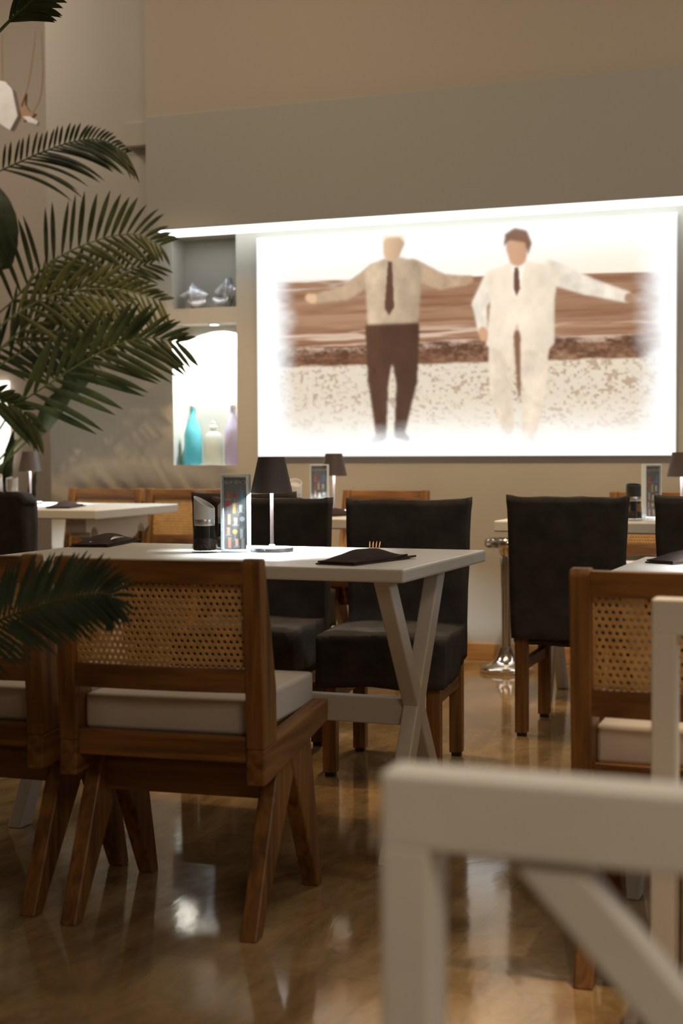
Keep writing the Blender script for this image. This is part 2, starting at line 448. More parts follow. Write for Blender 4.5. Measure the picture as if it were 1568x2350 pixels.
def paint_beach(w, h):
    """a generic sepia beach print with two strollers; X in 0..1.93, Y in 0..1 downwards"""
    yy, xx = np.mgrid[0:h, 0:w]; X = xx/(w-1)*1.93; Y = yy/(h-1)
    img = np.ones((h, w, 3))*srgb((250, 250, 246))
    n1 = vnoise(w, h, 7, 60, 1, 4)*0.6+0.4*vnoise(w, h, 3, 9, 6, 2); n2 = vnoise(w, h, 130, 90, 2, 3)*0.75+0.25*vnoise(w, h, 20, 16, 5, 2); n3 = vnoise(w, h, 22, 26, 3); n4 = vnoise(w, h, 5, 60, 4, 4)
    def mix(img, col, m): return img*(1-m[..., None])+srgb(col)*m[..., None]
    img = mix(img, (243, 226, 205), smooth01(0.02, 0.22, Y)*0.9*(0.5+0.5*smooth01(0.9, 1.7, X)))
    hor = 0.195+0.022*X
    sea = smooth01(hor-0.004, hor+0.006, Y)
    seac = np.clip((n1-0.3)*1.6, 0, 1)
    base = (srgb((126, 82, 56))*(1-seac[..., None])+srgb((180, 142, 112))*seac[..., None])
    img = img*(1-sea[..., None])+base*sea[..., None]
    img = mix(img, (236, 226, 214), sea*(1-smooth01(0.22, 0.26, Y))*smooth01(0.45, 0.6, n4)*(1-smooth01(0.5, 0.9, X))*0.9)
    img = mix(img, (214, 188, 166), smooth01(0.40, 0.46, Y)*(1-smooth01(0.5, 0.56, Y))*smooth01(0.48, 0.62, n4)*0.8)
    # wet rocks at the water's edge
    rk = smooth01(0.485, 0.515, Y+0.03*(n3-0.5))*(1-smooth01(0.585, 0.60, Y+0.04*(n3-0.5)))
    img = mix(img, (92, 58, 42), rk*np.clip((0.55*n3+0.45*n2-0.30)*3.4, 0, 1))
    # sand
    sd = smooth01(0.585, 0.60, Y+0.02*(n3-0.5))
    img = mix(img, (216, 202, 182), sd)
    img = mix(img, (158, 124, 96), sd*smooth01(0.50, 0.68, n2)*0.7)
    img = mix(img, (252, 248, 240), smooth01(0.72, 0.98, Y)*0.9)
    def shape(img, col, mask, k=2, shade=None):
        m = blur(mask.astype(float), k*3)
        c = np.ones((h, w, 3))*srgb(col)
        if shade is not None: c = c*shade[..., None]
        return img*(1-m[..., None])+c*m[..., None]
    fold = 0.70+0.60*vnoise(w, h, 40, 16, 9, 4)
    def side(x0, x1): return 1.12-0.42*smooth01(x0, x1, X)
    def cap(a, b, ra, rb): return capsule(X, Y, a, b, ra, rb) < 0
    # stroller in shirt sleeves and dark trousers
    legs = cap((0.615, 0.44), (0.60, 0.66), 0.078, 0.052) | cap((0.60, 0.66), (0.612, 0.91), 0.050, 0.026) | \
        cap((0.72, 0.44), (0.735, 0.67), 0.078, 0.052) | cap((0.735, 0.67), (0.70, 0.90), 0.050, 0.026) | cap((0.61, 0.915), (0.575, 0.94), 0.022, 0.014) | cap((0.70, 0.90), (0.735, 0.925), 0.022, 0.014) | \
        poly_mask(X, Y, [(0.545, 0.395), (0.79, 0.395), (0.798, 0.48), (0.537, 0.48)])
    img = shape(img, (80, 52, 38), legs, 2, fold*side(0.5, 0.85))
    arms = cap((0.585, 0.185), (0.44, 0.265), 0.044, 0.034) | cap((0.44, 0.265), (0.29, 0.285), 0.032, 0.020)
    arms2 = cap((0.765, 0.175), (0.90, 0.235), 0.046, 0.036) | cap((0.90, 0.235), (1.00, 0.235), 0.034, 0.022)
    img = shape(img, (182, 154, 126), arms | arms2, 2, fold)
    torso = poly_mask(X, Y, [(0.535, 0.17), (0.56, 0.145), (0.64, 0.118), (0.71, 0.118), (0.79, 0.145), (0.812, 0.17), (0.80, 0.30), (0.79, 0.41), (0.548, 0.41), (0.545, 0.30)])
    img = shape(img, (196, 172, 144), torso, 3, fold*side(0.5, 0.82))
    img = shape(img, (92, 60, 44), poly_mask(X, Y, [(0.648, 0.135), (0.668, 0.135), (0.678, 0.34), (0.652, 0.375), (0.630, 0.34)]), 1)
    img = shape(img, (206, 170, 136), cap((0.675, 0.058), (0.668, 0.092), 0.052, 0.042) | cap((0.28, 0.285), (0.262, 0.28), 0.022, 0.019) | cap((1.01, 0.235), (1.03, 0.232), 0.022, 0.018), 2, side(0.6, 0.76))
    img = shape(img, (240, 222, 198), poly_mask(X, Y, [(0.615, 0.055), (0.63, 0.010), (0.675, -0.01), (0.72, 0.010), (0.735, 0.06), (0.705, 0.028), (0.645, 0.028)]), 3)
    # stroller in a pale suit
    leg = cap((1.185, 0.52), (1.17, 0.72), 0.068, 0.050) | cap((1.17, 0.72), (1.205, 0.88), 0.048, 0.030) | cap((1.315, 0.52), (1.325, 0.72), 0.072, 0.052) | cap((1.325, 0.72), (1.295, 0.93), 0.050, 0.032)
    img = shape(img, (222, 204, 182), leg, 2, fold)
    img = shape(img, (128, 90, 66), cap((1.245, 0.48), (1.255, 0.74), 0.018, 0.006), 2)
    arms = cap((1.39, 0.215), (1.56, 0.285), 0.052, 0.038) | cap((1.56, 0.285), (1.72, 0.335), 0.036, 0.024) | cap((1.14, 0.235), (1.075, 0.34), 0.046, 0.034) | cap((1.075, 0.34), (1.09, 0.45), 0.032, 0.022)
    img = shape(img, (228, 216, 198), arms, 2, fold)
    jk = poly_mask(X, Y, [(1.11, 0.215), (1.15, 0.19), (1.22, 0.168), (1.30, 0.168), (1.38, 0.185), (1.43, 0.215), (1.41, 0.34), (1.41, 0.52), (1.37, 0.56), (1.28, 0.54), (1.245, 0.43), (1.20, 0.56), (1.105, 0.52), (1.125, 0.34)])
    img = shape(img, (224, 208, 186), jk, 2, (0.82+0.34*vnoise(w, h, 30, 12, 12, 3))*side(1.2, 1.7))
    img = shape(img, (244, 236, 222), poly_mask(X, Y, [(1.215, 0.175), (1.285, 0.17), (1.25, 0.31)]), 1)
    img = shape(img, (104, 66, 50), poly_mask(X, Y, [(1.232, 0.19), (1.252, 0.19), (1.260, 0.28), (1.243, 0.315), (1.230, 0.28)]), 1)
    img = shape(img, (192, 148, 116), cap((1.245, 0.105), (1.248, 0.145), 0.050, 0.040) | cap((1.735, 0.34), (1.765, 0.35), 0.022, 0.014) | cap((1.09, 0.46), (1.095, 0.485), 0.021, 0.018), 2, side(1.22, 1.40))
    img = shape(img, (124, 86, 64), poly_mask(X, Y, [(1.185, 0.10), (1.19, 0.045), (1.235, 0.018), (1.29, 0.035), (1.312, 0.09), (1.295, 0.14), (1.28, 0.085), (1.215, 0.072)]), 2)
    # washed-out white border of the print
    edge = smooth01(0.07, 0.21, X+0.05*(n3-0.5))*(1-smooth01(1.74, 1.90, X+0.06*(n3-0.5)))*smooth01(0.0, 0.03, Y)*(1-smooth01(0.84, 0.98, Y+0.05*(n3-0.5)))
    img = np.ones((h, w, 3))*srgb((250, 252, 252))*(1-edge[..., None])+img*edge[..., None]
    return np.clip(img, 0, 1)
def picture_grid(name, mat, parent, img, x0, x1, z0, z1, y, facing=-1, loc=None):
    """flat front of a sign: one quad per texel, colours in the attribute 'picture' (row 0 at the top)"""
    h, w, _ = img.shape
    xs = np.linspace(x0, x1, w+1); zs = np.linspace(z1, z0, h+1)
    gx, gz = np.meshgrid(xs, zs)
    co = np.stack([gx, np.full_like(gx, y), gz], -1).reshape(-1, 3)
    idx = np.arange((w+1)*(h+1)).reshape(h+1, w+1)
    q = np.stack([idx[:-1, :-1], idx[1:, :-1], idx[1:, 1:], idx[:-1, 1:]], -1).reshape(-1, 4)
    me = bpy.data.meshes.new(name)
    me.vertices.add(len(co)); me.vertices.foreach_set('co', co.ravel())
    me.loops.add(q.size); me.loops.foreach_set('vertex_index', q.ravel().astype(np.int32))
    me.polygons.add(len(q)); me.polygons.foreach_set('loop_start', np.arange(0, q.size, 4, dtype=np.int32))
    me.update(calc_edges=True)
    # smooth the colours to the vertices
    p = np.pad(img, ((1, 1), (1, 1), (0, 0)), mode='edge')
    vc = (p[:-1, :-1]+p[1:, :-1]+p[:-1, 1:]+p[1:, 1:])/4
    at = me.color_attributes.new('picture', 'FLOAT_COLOR', 'POINT')
    rgba = np.ones((vc.shape[0]*vc.shape[1], 4), np.float32); rgba[:, :3] = vc.reshape(-1, 3)
    at.data.foreach_set('color', rgba.ravel())
    me.materials.append(mat); me.validate(); me.update()
    o = bpy.data.objects.new(name, me); COL.objects.link(o)
    if parent is not None: o.parent = parent
    if loc: o.location = loc
    return o
M['mural'] = picture_mat('backlit_print', 1.15)
PX0, PX1, PZ0, PZ1 = -3.22, -1.08, 0.998, 2.124
t = thing('lightbox_picture', 'large backlit sepia picture of two people on a beach, on the back wall', 'picture', (PX0, WY, PZ0))
box('casing', M['pale'], t, 0, PX1-PX0, -0.028, 0.0, 0, PZ1-PZ0, 0.006)
picture_grid('printed_screen', M['mural'], t, paint_beach(620, 326), 0.004, PX1-PX0-0.004, 0.004, PZ1-PZ0-0.004, -0.0292)

# ------------------------------------------------------------------ bottles and shells in the niches
def bottle(name, label, x, y, z, r, h, mat, kind='swing'):
    t = thing(name, label, 'bottle' if kind != 'jar' else 'jar', (x, y, z))
    if kind == 'jar':
        lathe('body', mat, t, [(r*0.95, 0), (r, 0.006), (r, h*0.60), (r*0.8, h*0.70), (r*0.32, h*0.76), (r*0.32, h*0.82)], 28)
        lathe('stopper', mat, t, [(0.0, h*0.81), (r*0.45, h*0.82), (r*0.5, h*0.86), (r*0.2, h*0.90), (r*0.26, h*0.95), (0.0, h)], 20)
    elif kind == 'cone':
        lathe('body', mat, t, [(r*0.96, 0), (r, 0.006), (r*0.95, h*0.15), (r*0.5, h*0.6), (r*0.18, h*0.92), (r*0.10, h)], 24)
    else:
        lathe('body', mat, t, [(r*0.94, 0), (r, 0.006), (r, h*0.50), (r*0.80, h*0.62), (r*0.36, h*0.80), (r*0.26, h*0.88), (r*0.30, h*0.90), (r*0.30, h*0.93)], 28)
        lathe('stopper', M['pale'], t, [(r*0.24, h*0.93), (r*0.30, h*0.95), (r*0.28, h*0.98), (0.0, h)], 20)
        bm = bmesh.new()
        add_tube(bm, [(r*0.33, 0, h*0.80), (r*0.40, 0, h*0.88), (r*0.33, 0, h*0.965), (0, 0, h*1.0)], 0.0016, 6)
        add_tube(bm, [(-r*0.33, 0, h*0.80), (-r*0.40, 0, h*0.88), (-r*0.33, 0, h*0.965), (0, 0, h*1.0)], 0.0016, 6)
        finish(bm, 'wire_clip', M['steel'], t, smooth=60)
    return t
NZ = 0.958
bottle('glass_bottle', 'turquoise swing-top bottle in the lit niche', -3.640, 7.115, NZ, 0.046, 0.325, M['bottle_blue'])
bottle('glass_bottle', 'lilac swing-top bottle at the right of the lit niche', -3.402, 7.115, NZ, 0.046, 0.325, M['bottle_lilac'])
bottle('glass_jar', 'clear square-shouldered jar with stopper between the two tall bottles', -3.518, 7.115, NZ, 0.050, 0.235, M['bottle_clear'], 'jar')
bottle('glass_bottle', 'small sea-green cone bottle at the left end of the lit niche', -3.700, 7.150, NZ, 0.026, 0.135, M['bottle_teal'], 'cone')
def conch(label, x, y, z, length, rad, rz, flip=1, knobs=4, seed=0):
    t = thing('ceramic_shell', label, 'shell ornament', (x, y, z), rz)
    bm = bmesh.new(); n, m = 48, 32; rings = []
    for i in range(n+1):
        u = i/n; xx = (u-0.5)*length
        # pointed spire, swollen body whorl, drawn-out siphon
        prof = (0.10+0.52*(u/0.42)**1.1) if u < 0.42 else (1.0-(u-0.42)/0.58*0.85)
        if u < 0.42: prof *= 1+0.10*math.sin(u*48)
        ring = []
        for k in range(m):
            a = 2*PI*k/m
            shoulder = math.exp(-((u-0.46)/0.10)**2)
            r = rad*prof*(1+0.16*shoulder*max(0, math.cos(knobs*a+seed)))*(1+0.04*math.sin(a*9+u*30))
            ring.append(bm.verts.new((xx*flip, 0.72*r*math.cos(a), rad*0.95+r*math.sin(a))))
        rings.append(ring)
    for a, b in zip(rings[:-1], rings[1:]):
        for k in range(m): bm.faces.new((a[k], a[(k+1) % m], b[(k+1) % m], b[k]))
    bm.faces.new(rings[0][::-1]); bm.faces.new(rings[-1])
    lo = min(v.co.z for v in bm.verts)
    for v in bm.verts: v.co.z -= lo
    finish(bm, 'body', M['shell'], t, smooth=180)
    bm = bmesh.new(); n = 18; L_ = []
    for i in range(n+1):                                    # flared lip along the opening
        u = i/n; xx = (u*0.62-0.14)*length
        e = rad*(0.55+0.35*math.sin(PI*u))
        L_.append([bm.verts.new((xx*flip, -0.45*rad-e*f*0.35, rad*0.95-e*(0.15+0.75*f))) for f in (0.2, 0.6, 1.0)])
    for a, b in zip(L_[:-1], L_[1:]):
        for k in range(2): bm.faces.new((a[k], a[k+1], b[k+1], b[k]))
    o = finish(bm, 'lip', M['shell'], t, smooth=180)
    q = o.modifiers.new('thick', 'SOLIDIFY'); q.thickness = 0.004
    return t
conch('grey blue ceramic conch shell at the left of the dark niche', -3.625, 7.112, 1.7825, 0.165, 0.064, 0.12)
conch('dark grey ceramic shell at the right of the dark niche', -3.428, 7.118, 1.7825, 0.145, 0.076, 0.0, -1, 5, 1.0)

# small box high on the wall beside the beam
t = box('wall_box', M['wall'], None, -3.965, -3.80, 6.99, 7.05, 2.64, 2.765, 0.004)
tag(t, 'small grey box mounted high on the wall beside the beam', 'wall fitting')

# ------------------------------------------------------------------ cane chairs
def cane_panel(parent, x0, x1, z0, z1, yfun, cell=0.0135):
    """woven cane sheet with a real eight-sided hole in every cell, staggered row by row"""
    bm = bmesh.new()
    nz = int(round((z1-z0)/cell)); nx = int(round((x1-x0)/cell)); cx = (x1-x0)/nx; cz = (z1-z0)/nz
    rr = 0.30
    def V(x, z): return bm.verts.new((x, yfun(x, z), z))
    for j in range(nz):
        off = 0.5*cx if j % 2 else 0.0
        for i in range(nx+(1 if off else 0)):
            a = x0+i*cx-off; b = a+cx
            full = a >= x0-1e-6 and b <= x1+1e-6
            a = max(a, x0); b = min(b, x1); c = z0+j*cz; d = c+cz
            if not full:
                bm.faces.new([V(a, c), V(b, c), V(b, d), V(a, d)]); continue
            mx, mz = (a+b)/2, (c+d)/2
            outer = [(b, mz), (b, d), (mx, d), (a, d), (a, mz), (a, c), (mx, c), (b, c)]
            inner = [(mx+rr*cx*1.04*math.cos(k*PI/4), mz+rr*cz*1.04*math.sin(k*PI/4)) for k in range(8)]
            o_ = [V(*p) for p in outer]; i_ = [V(*p) for p in inner]
            for k in range(8): bm.faces.new((o_[k], o_[(k+1) % 8], i_[(k+1) % 8], i_[k]))
    bmesh.ops.remove_doubles(bm, verts=bm.verts, dist=1e-5)
    o = finish(bm, 'cane_panel', M['cane'], parent)
    s = o.modifiers.new('thick', 'SOLIDIFY'); s.thickness = 0.003
    return o
def yback(z): return -0.215+(0.81-z)*0.075            # rear face of the leaning backrest
def make_cane_chair(label, loc, rotz, group=None):
    t = thing('cane_chair', label, 'chair', loc, rotz, group)
    def arc(x): return -0.016*(1-(x/0.24)**2)
    for s in (-1, 1):
        xa, xb = sorted((s*0.240, s*0.198))
        prism_x('back_stile', M['wood_z'], t, [(yback(0.800), 0.800), (-0.192, 0.404), (-0.108, 0.410), (-0.112, 0.53), (-0.180, 0.812), (yback(0.812)+0.010, 0.812)], xa, xb, 0.004)
        xa, xb = sorted((s*0.2395, s*0.1985))
        prism_x('seat_rail', M['wood_y'], t, [(-0.196, 0.328), (-0.165, 0.328), (0.270, 0.388), (0.275, 0.440), (-0.192, 0.405)], xa, xb, 0.004)
        xa, xb = sorted((s*0.230, s*0.191))
        prism_x('leg', M['wood_z'], t, [(-0.226, 0.0), (-0.186, 0.0), (0.065, 0.35), (0.065, 0.39), (-0.065, 0.365)], xa, xb, 0.004)
        xa, xb = sorted((s*0.233, s*0.194))
        prism_x('leg', M['wood_z'], t, [(0.202, 0.0), (0.240, 0.0), (0.145, 0.40), (0.012, 0.385), (0.012, 0.34)], xa, xb, 0.004)
    def curved_rail(name, z0, z1, th):
        bm = bmesh.new(); n = 14; A = []
        for i in range(n+1):
            x = -0.200+0.400*i/n; q = []
            for (dy, z) in ((0.004, z0), (th, z0), (th, z1), (0.004, z1)):
                q.append(bm.verts.new((x, yback(z)+dy+arc(x), z)))
            A.append(q)
        for a, b in zip(A[:-1], A[1:]):
            for k in range(4): bm.faces.new((a[k], a[(k+1) % 4], b[(k+1) % 4], b[k]))
        bm.faces.new(A[0]); bm.faces.new(A[-1][::-1])
        return finish(bm, name, M['wood_x'], t, bevel=0.002)
    curved_rail('top_rail', 0.757, 0.808, 0.032)
    curved_rail('lower_rail', 0.525, 0.577, 0.032)
    cane_panel(t, -0.199, 0.199, 0.572, 0.762, lambda x, z: yback(z)+0.020+arc(x))
    # cane sheet on the inner face and a thin bead round it
    box('rear_rail', M['wood_x'], t, -0.204, 0.204, -0.180, -0.150, 0.372, 0.428, 0.003)
    box('front_rail', M['wood_x'], t, -0.204, 0.204, 0.262, 0.292, 0.385, 0.435, 0.003)
    box('stretcher', M['wood_x'], t, -0.196, 0.196, -0.060, -0.030, 0.268, 0.352, 0.003)
    bm = bmesh.new()
    add_box(bm, -0.198, 0.198, -0.150, 0.285, 0.425, 0.503)
    bmesh.ops.subdivide_edges(bm, edges=bm.edges, cuts=7, use_grid_fill=True)
    for v in bm.verts:
        if v.co.z > 0.46: v.co.z += 0.006*(1-(v.co.x/0.2)**2)*(1-((v.co.y-0.07)/0.22)**2)
    finish(bm, 'seat_cushion', M['cushion'], t, smooth=60, bevel=0.009, segs=3)
    # thin slats under the cushion
    box('seat_board', M['wood_y'], t, -0.19, 0.19, -0.15, 0.265, 0.405, 0.425, 0.001)
    return t
cane_a = make_cane_chair('cane-backed teak chair in front of the main table, nearest whole chair at the left', (-1.553, 3.025, 0), R(5))
copy_thing(cane_a, 'cane-backed teak chair cut off by the left edge of the picture', (-2.085, 3.02, 0), R(3))
copy_thing(cane_a, 'cane-backed teak chair at the right, behind the white chair post', (-0.402, 3.03, 0), R(2))
BACK = 'cane chairs along the back wall'
copy_thing(cane_a, 'orange lit cane chair by the back wall, furthest left behind the scrolled table', (-4.055, 6.735, 0), R(180), BACK)
copy_thing(cane_a, 'orange lit cane chair by the back wall below the bottle niche', (-3.586, 6.735, 0), R(180), BACK)
copy_thing(cane_a, 'orange lit cane chair under the lit picture, seen between the dark covered chairs', (-2.477, 6.735, 0), R(180), BACK)
copy_thing(cane_a, 'orange lit cane chair by the back wall, furthest right behind the pepper mill', (-1.145, 6.735, 0), R(180), BACK)

for o in bpy.data.objects:
    if o.get('group') == BACK: o.scale = (0.93, 0.93, 1.03)

# ------------------------------------------------------------------ covered chairs
def fabric_slab(bm, x0, x1, y0, y1, z0, z1, nx, ny, nz, seed, amp=0.006):
    """closed box of cloth, gridded so that its faces can wrinkle"""
    vs = {}
    def V(i, j, k):
        key = (i, j, k)
        if key not in vs:
            p = Vector((x0+(x1-x0)*i/nx, y0+(y1-y0)*j/ny, z0+(z1-z0)*k/nz))
            d = noise.noise_vector(Vector((p.x*9+seed, p.y*9, p.z*5)))*amp+noise.noise_vector(Vector((p.x*24, p.y*24+seed, p.z*9)))*amp*0.45
            vs[key] = bm.verts.new(p+d)
        return vs[key]
    for i in range(nx):
        for j in range(ny):
            for k in (0, nz): bm.faces.new([V(i, j, k), V(i+1, j, k), V(i+1, j+1, k), V(i, j+1, k)])
    for i in range(nx):
        for k in range(nz):
            for j in (0, ny): bm.faces.new([V(i, j, k), V(i+1, j, k), V(i+1, j, k+1), V(i, j, k+1)])
    for j in range(ny):
        for k in range(nz):
            for i in (0, nx): bm.faces.new([V(i, j, k), V(i, j+1, k), V(i, j+1, k+1), V(i, j, k+1)])
    return vs
def make_covered_chair(label, loc, rotz, seed=0.0, group=None, w=0.208, leg=0.168, rounded=False):
    """origin between the rear legs; the seat looks along +y"""
    t = thing('covered_chair', label, 'chair', loc, rotz, group)
    bm = bmesh.new()
    vs = fabric_slab(bm, -w, w, -0.045, 0.045, 0.358, 0.868, 18, 3, 22, seed, 0.006)
    for v in bm.verts:                                   # slight flare to the top and pinched ears at its corners
        h = (v.co.z-0.358)/0.51
        v.co.x *= 0.955+0.045*h
        v.co.y += -0.02*h
        if v.co.z > 0.84:
            e = max(0, abs(v.co.x)/w-0.86)/0.14
            v.co.z += (-0.035*e if rounded else 0.005*e)-0.002*(1-e)
            if not rounded: v.co.x *= 1+0.012*e
    finish(bm, 'back_cover', M['cloth'], t, smooth=180, bevel=0)
    bm = bmesh.new()
    fabric_slab(bm, -w*0.99, w*0.99, 0.035, 0.445, 0.295, 0.452, 18, 16, 7, seed+5, 0.008)
    for v in bm.verts:
        if v.co.z > 0.42: v.co.z += 0.010*(1-(v.co.x/w)**2)
        if v.co.z < 0.33: v.co.z += 0.05*max(0, (0.25-v.co.y))/0.25
        if v.co.y > 0.43: v.co.z -= 0.004
    o = finish(bm, 'seat_cover', M['cloth'], t, smooth=180)
    for s in (-1, 1):
        xa, xb = sorted((s*(leg+0.022), s*(leg-0.022)))
        for y in (-0.022, 0.378):
            l = box('leg', M['wood_z'], t, xa, xb, y, y+0.044, 0.012, 0.42, 0.003)
            box('glide', M['black'], l, (xa+xb)/2-0.016, (xa+xb)/2+0.016, y+0.006, y+0.038, 0.0, 0.013, 0.002)
        xa, xb = sorted((s*(leg+0.012), s*(leg-0.012)))
        box('side_rail', M['wood_y'], t, xa, xb, 0.02, 0.38, 0.235, 0.275, 0.003)
    return t
ROW = 'charcoal covered chairs'
# those on the far side of the main table face the camera
cb = make_covered_chair('charcoal covered chair behind the right end of the main table, facing us', (-1.640, 4.795, 0), R(180+7), 1.0, ROW)
ca = make_covered_chair('charcoal covered chair behind the main table lamp, facing us', (-2.150, 4.80, 0), R(180+7), 4.0, ROW)
cd = make_covered_chair('charcoal covered chair seen from behind, beside the chrome stand', (-1.185, 5.235, 0), R(2), 7.0, ROW)
cc = make_covered_chair('charcoal covered chair showing its top edge behind the mills on the main table', (-2.520, 5.38, 0), 0, 11.0, ROW)
ce = make_covered_chair('charcoal covered chair cut off by the right edge of the picture', (-0.665, 5.27, 0), 0, 15.0, ROW)
cf = make_covered_chair('charcoal covered chair with rounded corners at the left edge, below the palm', (-3.675, 5.33, 0), R(-4), 19.0, ROW, rounded=True)

# ------------------------------------------------------------------ tables
def cross_frame(t, x, w, yn, yf, zt, matn='white'):
    """X of two slanting legs in the plane x, w thick"""
    hw = 0.030
    a = prism_x('leg', M[matn], t, [(yn-hw, zt), (yn+hw, zt), (yf+0.05+hw, 0.0), (yf+0.05-hw, 0.0)], x-w/2, x+w/2, 0.004)
    b = prism_x('leg', M[matn], t, [(yf-hw, zt), (yf+hw, zt), (yn+0.02+hw, 0.0), (yn+0.02-hw, 0.0)], x-w/2+0.001, x+w/2+0.001, 0.004)
def make_table(label, x0, x1, y0, y1, z, th, inset=0.075, near=0.07, far=0.24, beam=True):
    t = thing('dining_table', label, 'table', ((x0+x1)/2, (y0+y1)/2, 0))
    a, b, c, d = x0-(x0+x1)/2, x1-(x0+x1)/2, y0-(y0+y1)/2, y1-(y0+y1)/2
    box('tabletop', M['whitegloss'], t, a, b, c, d, z-th, z, 0.006)
    for x in (a+inset, b-inset):
        cross_frame(t, x, 0.042, c+near, d-far, z-th)
    if beam:
        box('stretcher', M['white'], t, a+inset+0.02, b-inset-0.02, -0.085, -0.04, 0.315, 0.385, 0.004)
    return t
make_table('main white table with crossed legs, lamp and menu stand on it', -2.412, -1.172, 3.40, 4.12, 0.75, 0.034)
make_table('white table at the right edge, beyond the cane chair', -0.70, 0.62, 3.29, 4.0, 0.75, 0.034, near=0.12, far=0.12)
make_table('white table under the lit picture, half hidden by covered chairs', -2.96, -1.95, 5.77, 6.47, 0.75, 0.045, near=0.12, far=0.12, beam=False)
make_table('white table beside the chrome stand, behind the covered chairs', -1.609, -0.25, 5.77, 6.47, 0.75, 0.045, inset=0.155, near=0.22, far=0.20, beam=False)
# table with scrolled corbels, left
t = thing('dining_table', 'white table with scrolled brackets at the left, in front of the back cane chairs', 'table', (-4.16, 6.335, 0))
box('tabletop', M['whitegloss'], t, -0.63, 0.625, -0.405, 0.405, 0.722, 0.765, 0.005)
for xc in (0.455, -0.455):
    p = [(-0.30, 0.722), (-0.30, 0.655)]
    for k in range(7):
        a = PI/2*k/6; p.append((-0.255+0.0*k+0.045*math.sin(a)-0.045+0.0, 0.655-0.0+0.0*k) if False else (-0.30+0.05*math.sin(a)*0.9, 0.655-0.012*(1-math.cos(a))))
    for k in range(9):
        a = PI*k/8; p.append((-0.225-0.036*math.cos(a), 0.632+0.044*math.sin(a)))
    p += [(-0.185, 0.628), (-0.16, 0.612), (0.16, 0.612), (0.185, 0.628)]
    for k in range(9):
        a = PI*k/8; p.append((0.225-0.036*math.cos(a), 0.632+0.044*math.sin(a)))
    p += [(0.275, 0.645), (0.30, 0.66), (0.30, 0.722)]
    prism_x('bracket', M['white'], t, p, xc-0.055, xc+0.055, 0.003)
    for s in (-1, 1):
        q = [(s*0.175, 0.615), (s*0.165, 0.575), (s*0.11, 0.52), (s*0.085, 0.42), (s*0.06, 0.34), (s*0.06, 0.08), (s*0.0, 0.08), (s*0.0, 0.42), (s*0.05, 0.50), (s*0.075, 0.56), (s*0.08, 0.615)]
        prism_x('leg', M['white'], t, q, xc-0.04, xc+0.04, 0.003)
    box('foot', M['white'], t, xc-0.05, xc+0.05, -0.09, 0.09, 0.0, 0.082, 0.01)
box('stretcher', M['white'], t, -0.47, 0.47, -0.03, 0.03, 0.25, 0.33, 0.003)

# ------------------------------------------------------------------ white cross-back chairs, nearest the camera
def make_white_chair(label, loc, rotz=0, group=None):
    """origin at the floor under the left back post's outer near corner side; back in the plane y = 0"""
    t = thing('white_cross_back_chair', label, 'chair', loc, rotz, group)
    W = 0.50
    for x in (0.0, W-0.039):
        box('back_post', M['white'], t, x, x+0.039, 0.0, 0.045, 0.0, 0.744, 0.003)
    box('top_rail', M['white'], t, 0.0, W, 0.0, 0.045, 0.742, 0.800, 0.003)
    box('lower_back_rail', M['white'], t, 0.039, W-0.039, 0.004, 0.041, 0.41, 0.455, 0.003)
    for sgn in (1, -1):
        bm = bmesh.new(); xm = W/2; zm = 0.602; hx = 0.135; hz = 0.148
        a = Vector((xm-hx*sgn, 0, zm+hz)); b = Vector((xm+hx*sgn, 0, zm-hz))
        d = (b-a).normalized(); nn = Vector((-d.z, 0, d.x))*0.019
        vs = []
        y0, y1 = (0.006, 0.036) if sgn == 1 else (0.0075, 0.0345)
        for y in (y0, y1):
            for p in (a-nn, a+nn, b+nn, b-nn): vs.append(bm.verts.new((p.x, y, p.z)))
        bm.faces.new(vs[:4]); bm.faces.new(vs[4:][::-1])
        for k in range(4): bm.faces.new((vs[k], vs[(k+1) % 4], vs[4+(k+1) % 4], vs[4+k]))
        finish(bm, 'cross_brace', M['white'], t, bevel=0.003)
    for x in (0.0, W-0.039):
        box('front_leg', M['white'], t, x, x+0.039, 0.335, 0.375, 0.0, 0.40, 0.003)
    box('seat', M['white'], t, 0.0, W, 0.048, 0.38, 0.40, 0.424, 0.006)
    return t
wc = make_white_chair('blurred white wooden cross-back chair, nearest the camera at bottom right', (-0.382, 1.05, 0), R(0))
copy_thing(wc, 'white wooden cross-back chair at the right edge, behind the nearest one', (-0.408, 2.40, 0), R(0))

# ------------------------------------------------------------------ chrome stand
t = thing('chrome_stand', 'chrome pedestal stand with round top beside the back table', 'stand', (-1.807, 6.70, 0))
lathe('base', M['chrome'], t, [(0.122, 0), (0.125, 0.006), (0.125, 0.018), (0.118, 0.026), (0.085, 0.036), (0.055, 0.058), (0.036, 0.095), (0.030, 0.115), (0, 0.115)], 48)
lathe('pole', M['chrome'], t, [(0.022, 0.11), (0.023, 0.30), (0.028, 0.50), (0.030, 0.53), (0.026, 0.56), (0.0, 0.56)], 32)
lathe('ring_top', M['chrome'], t, [(0.03, 0.54), (0.062, 0.565), (0.098, 0.582), (0.103, 0.592), (0.103, 0.612), (0.098, 0.620), (0.088, 0.620), (0.086, 0.600), (0.0, 0.592)], 48)

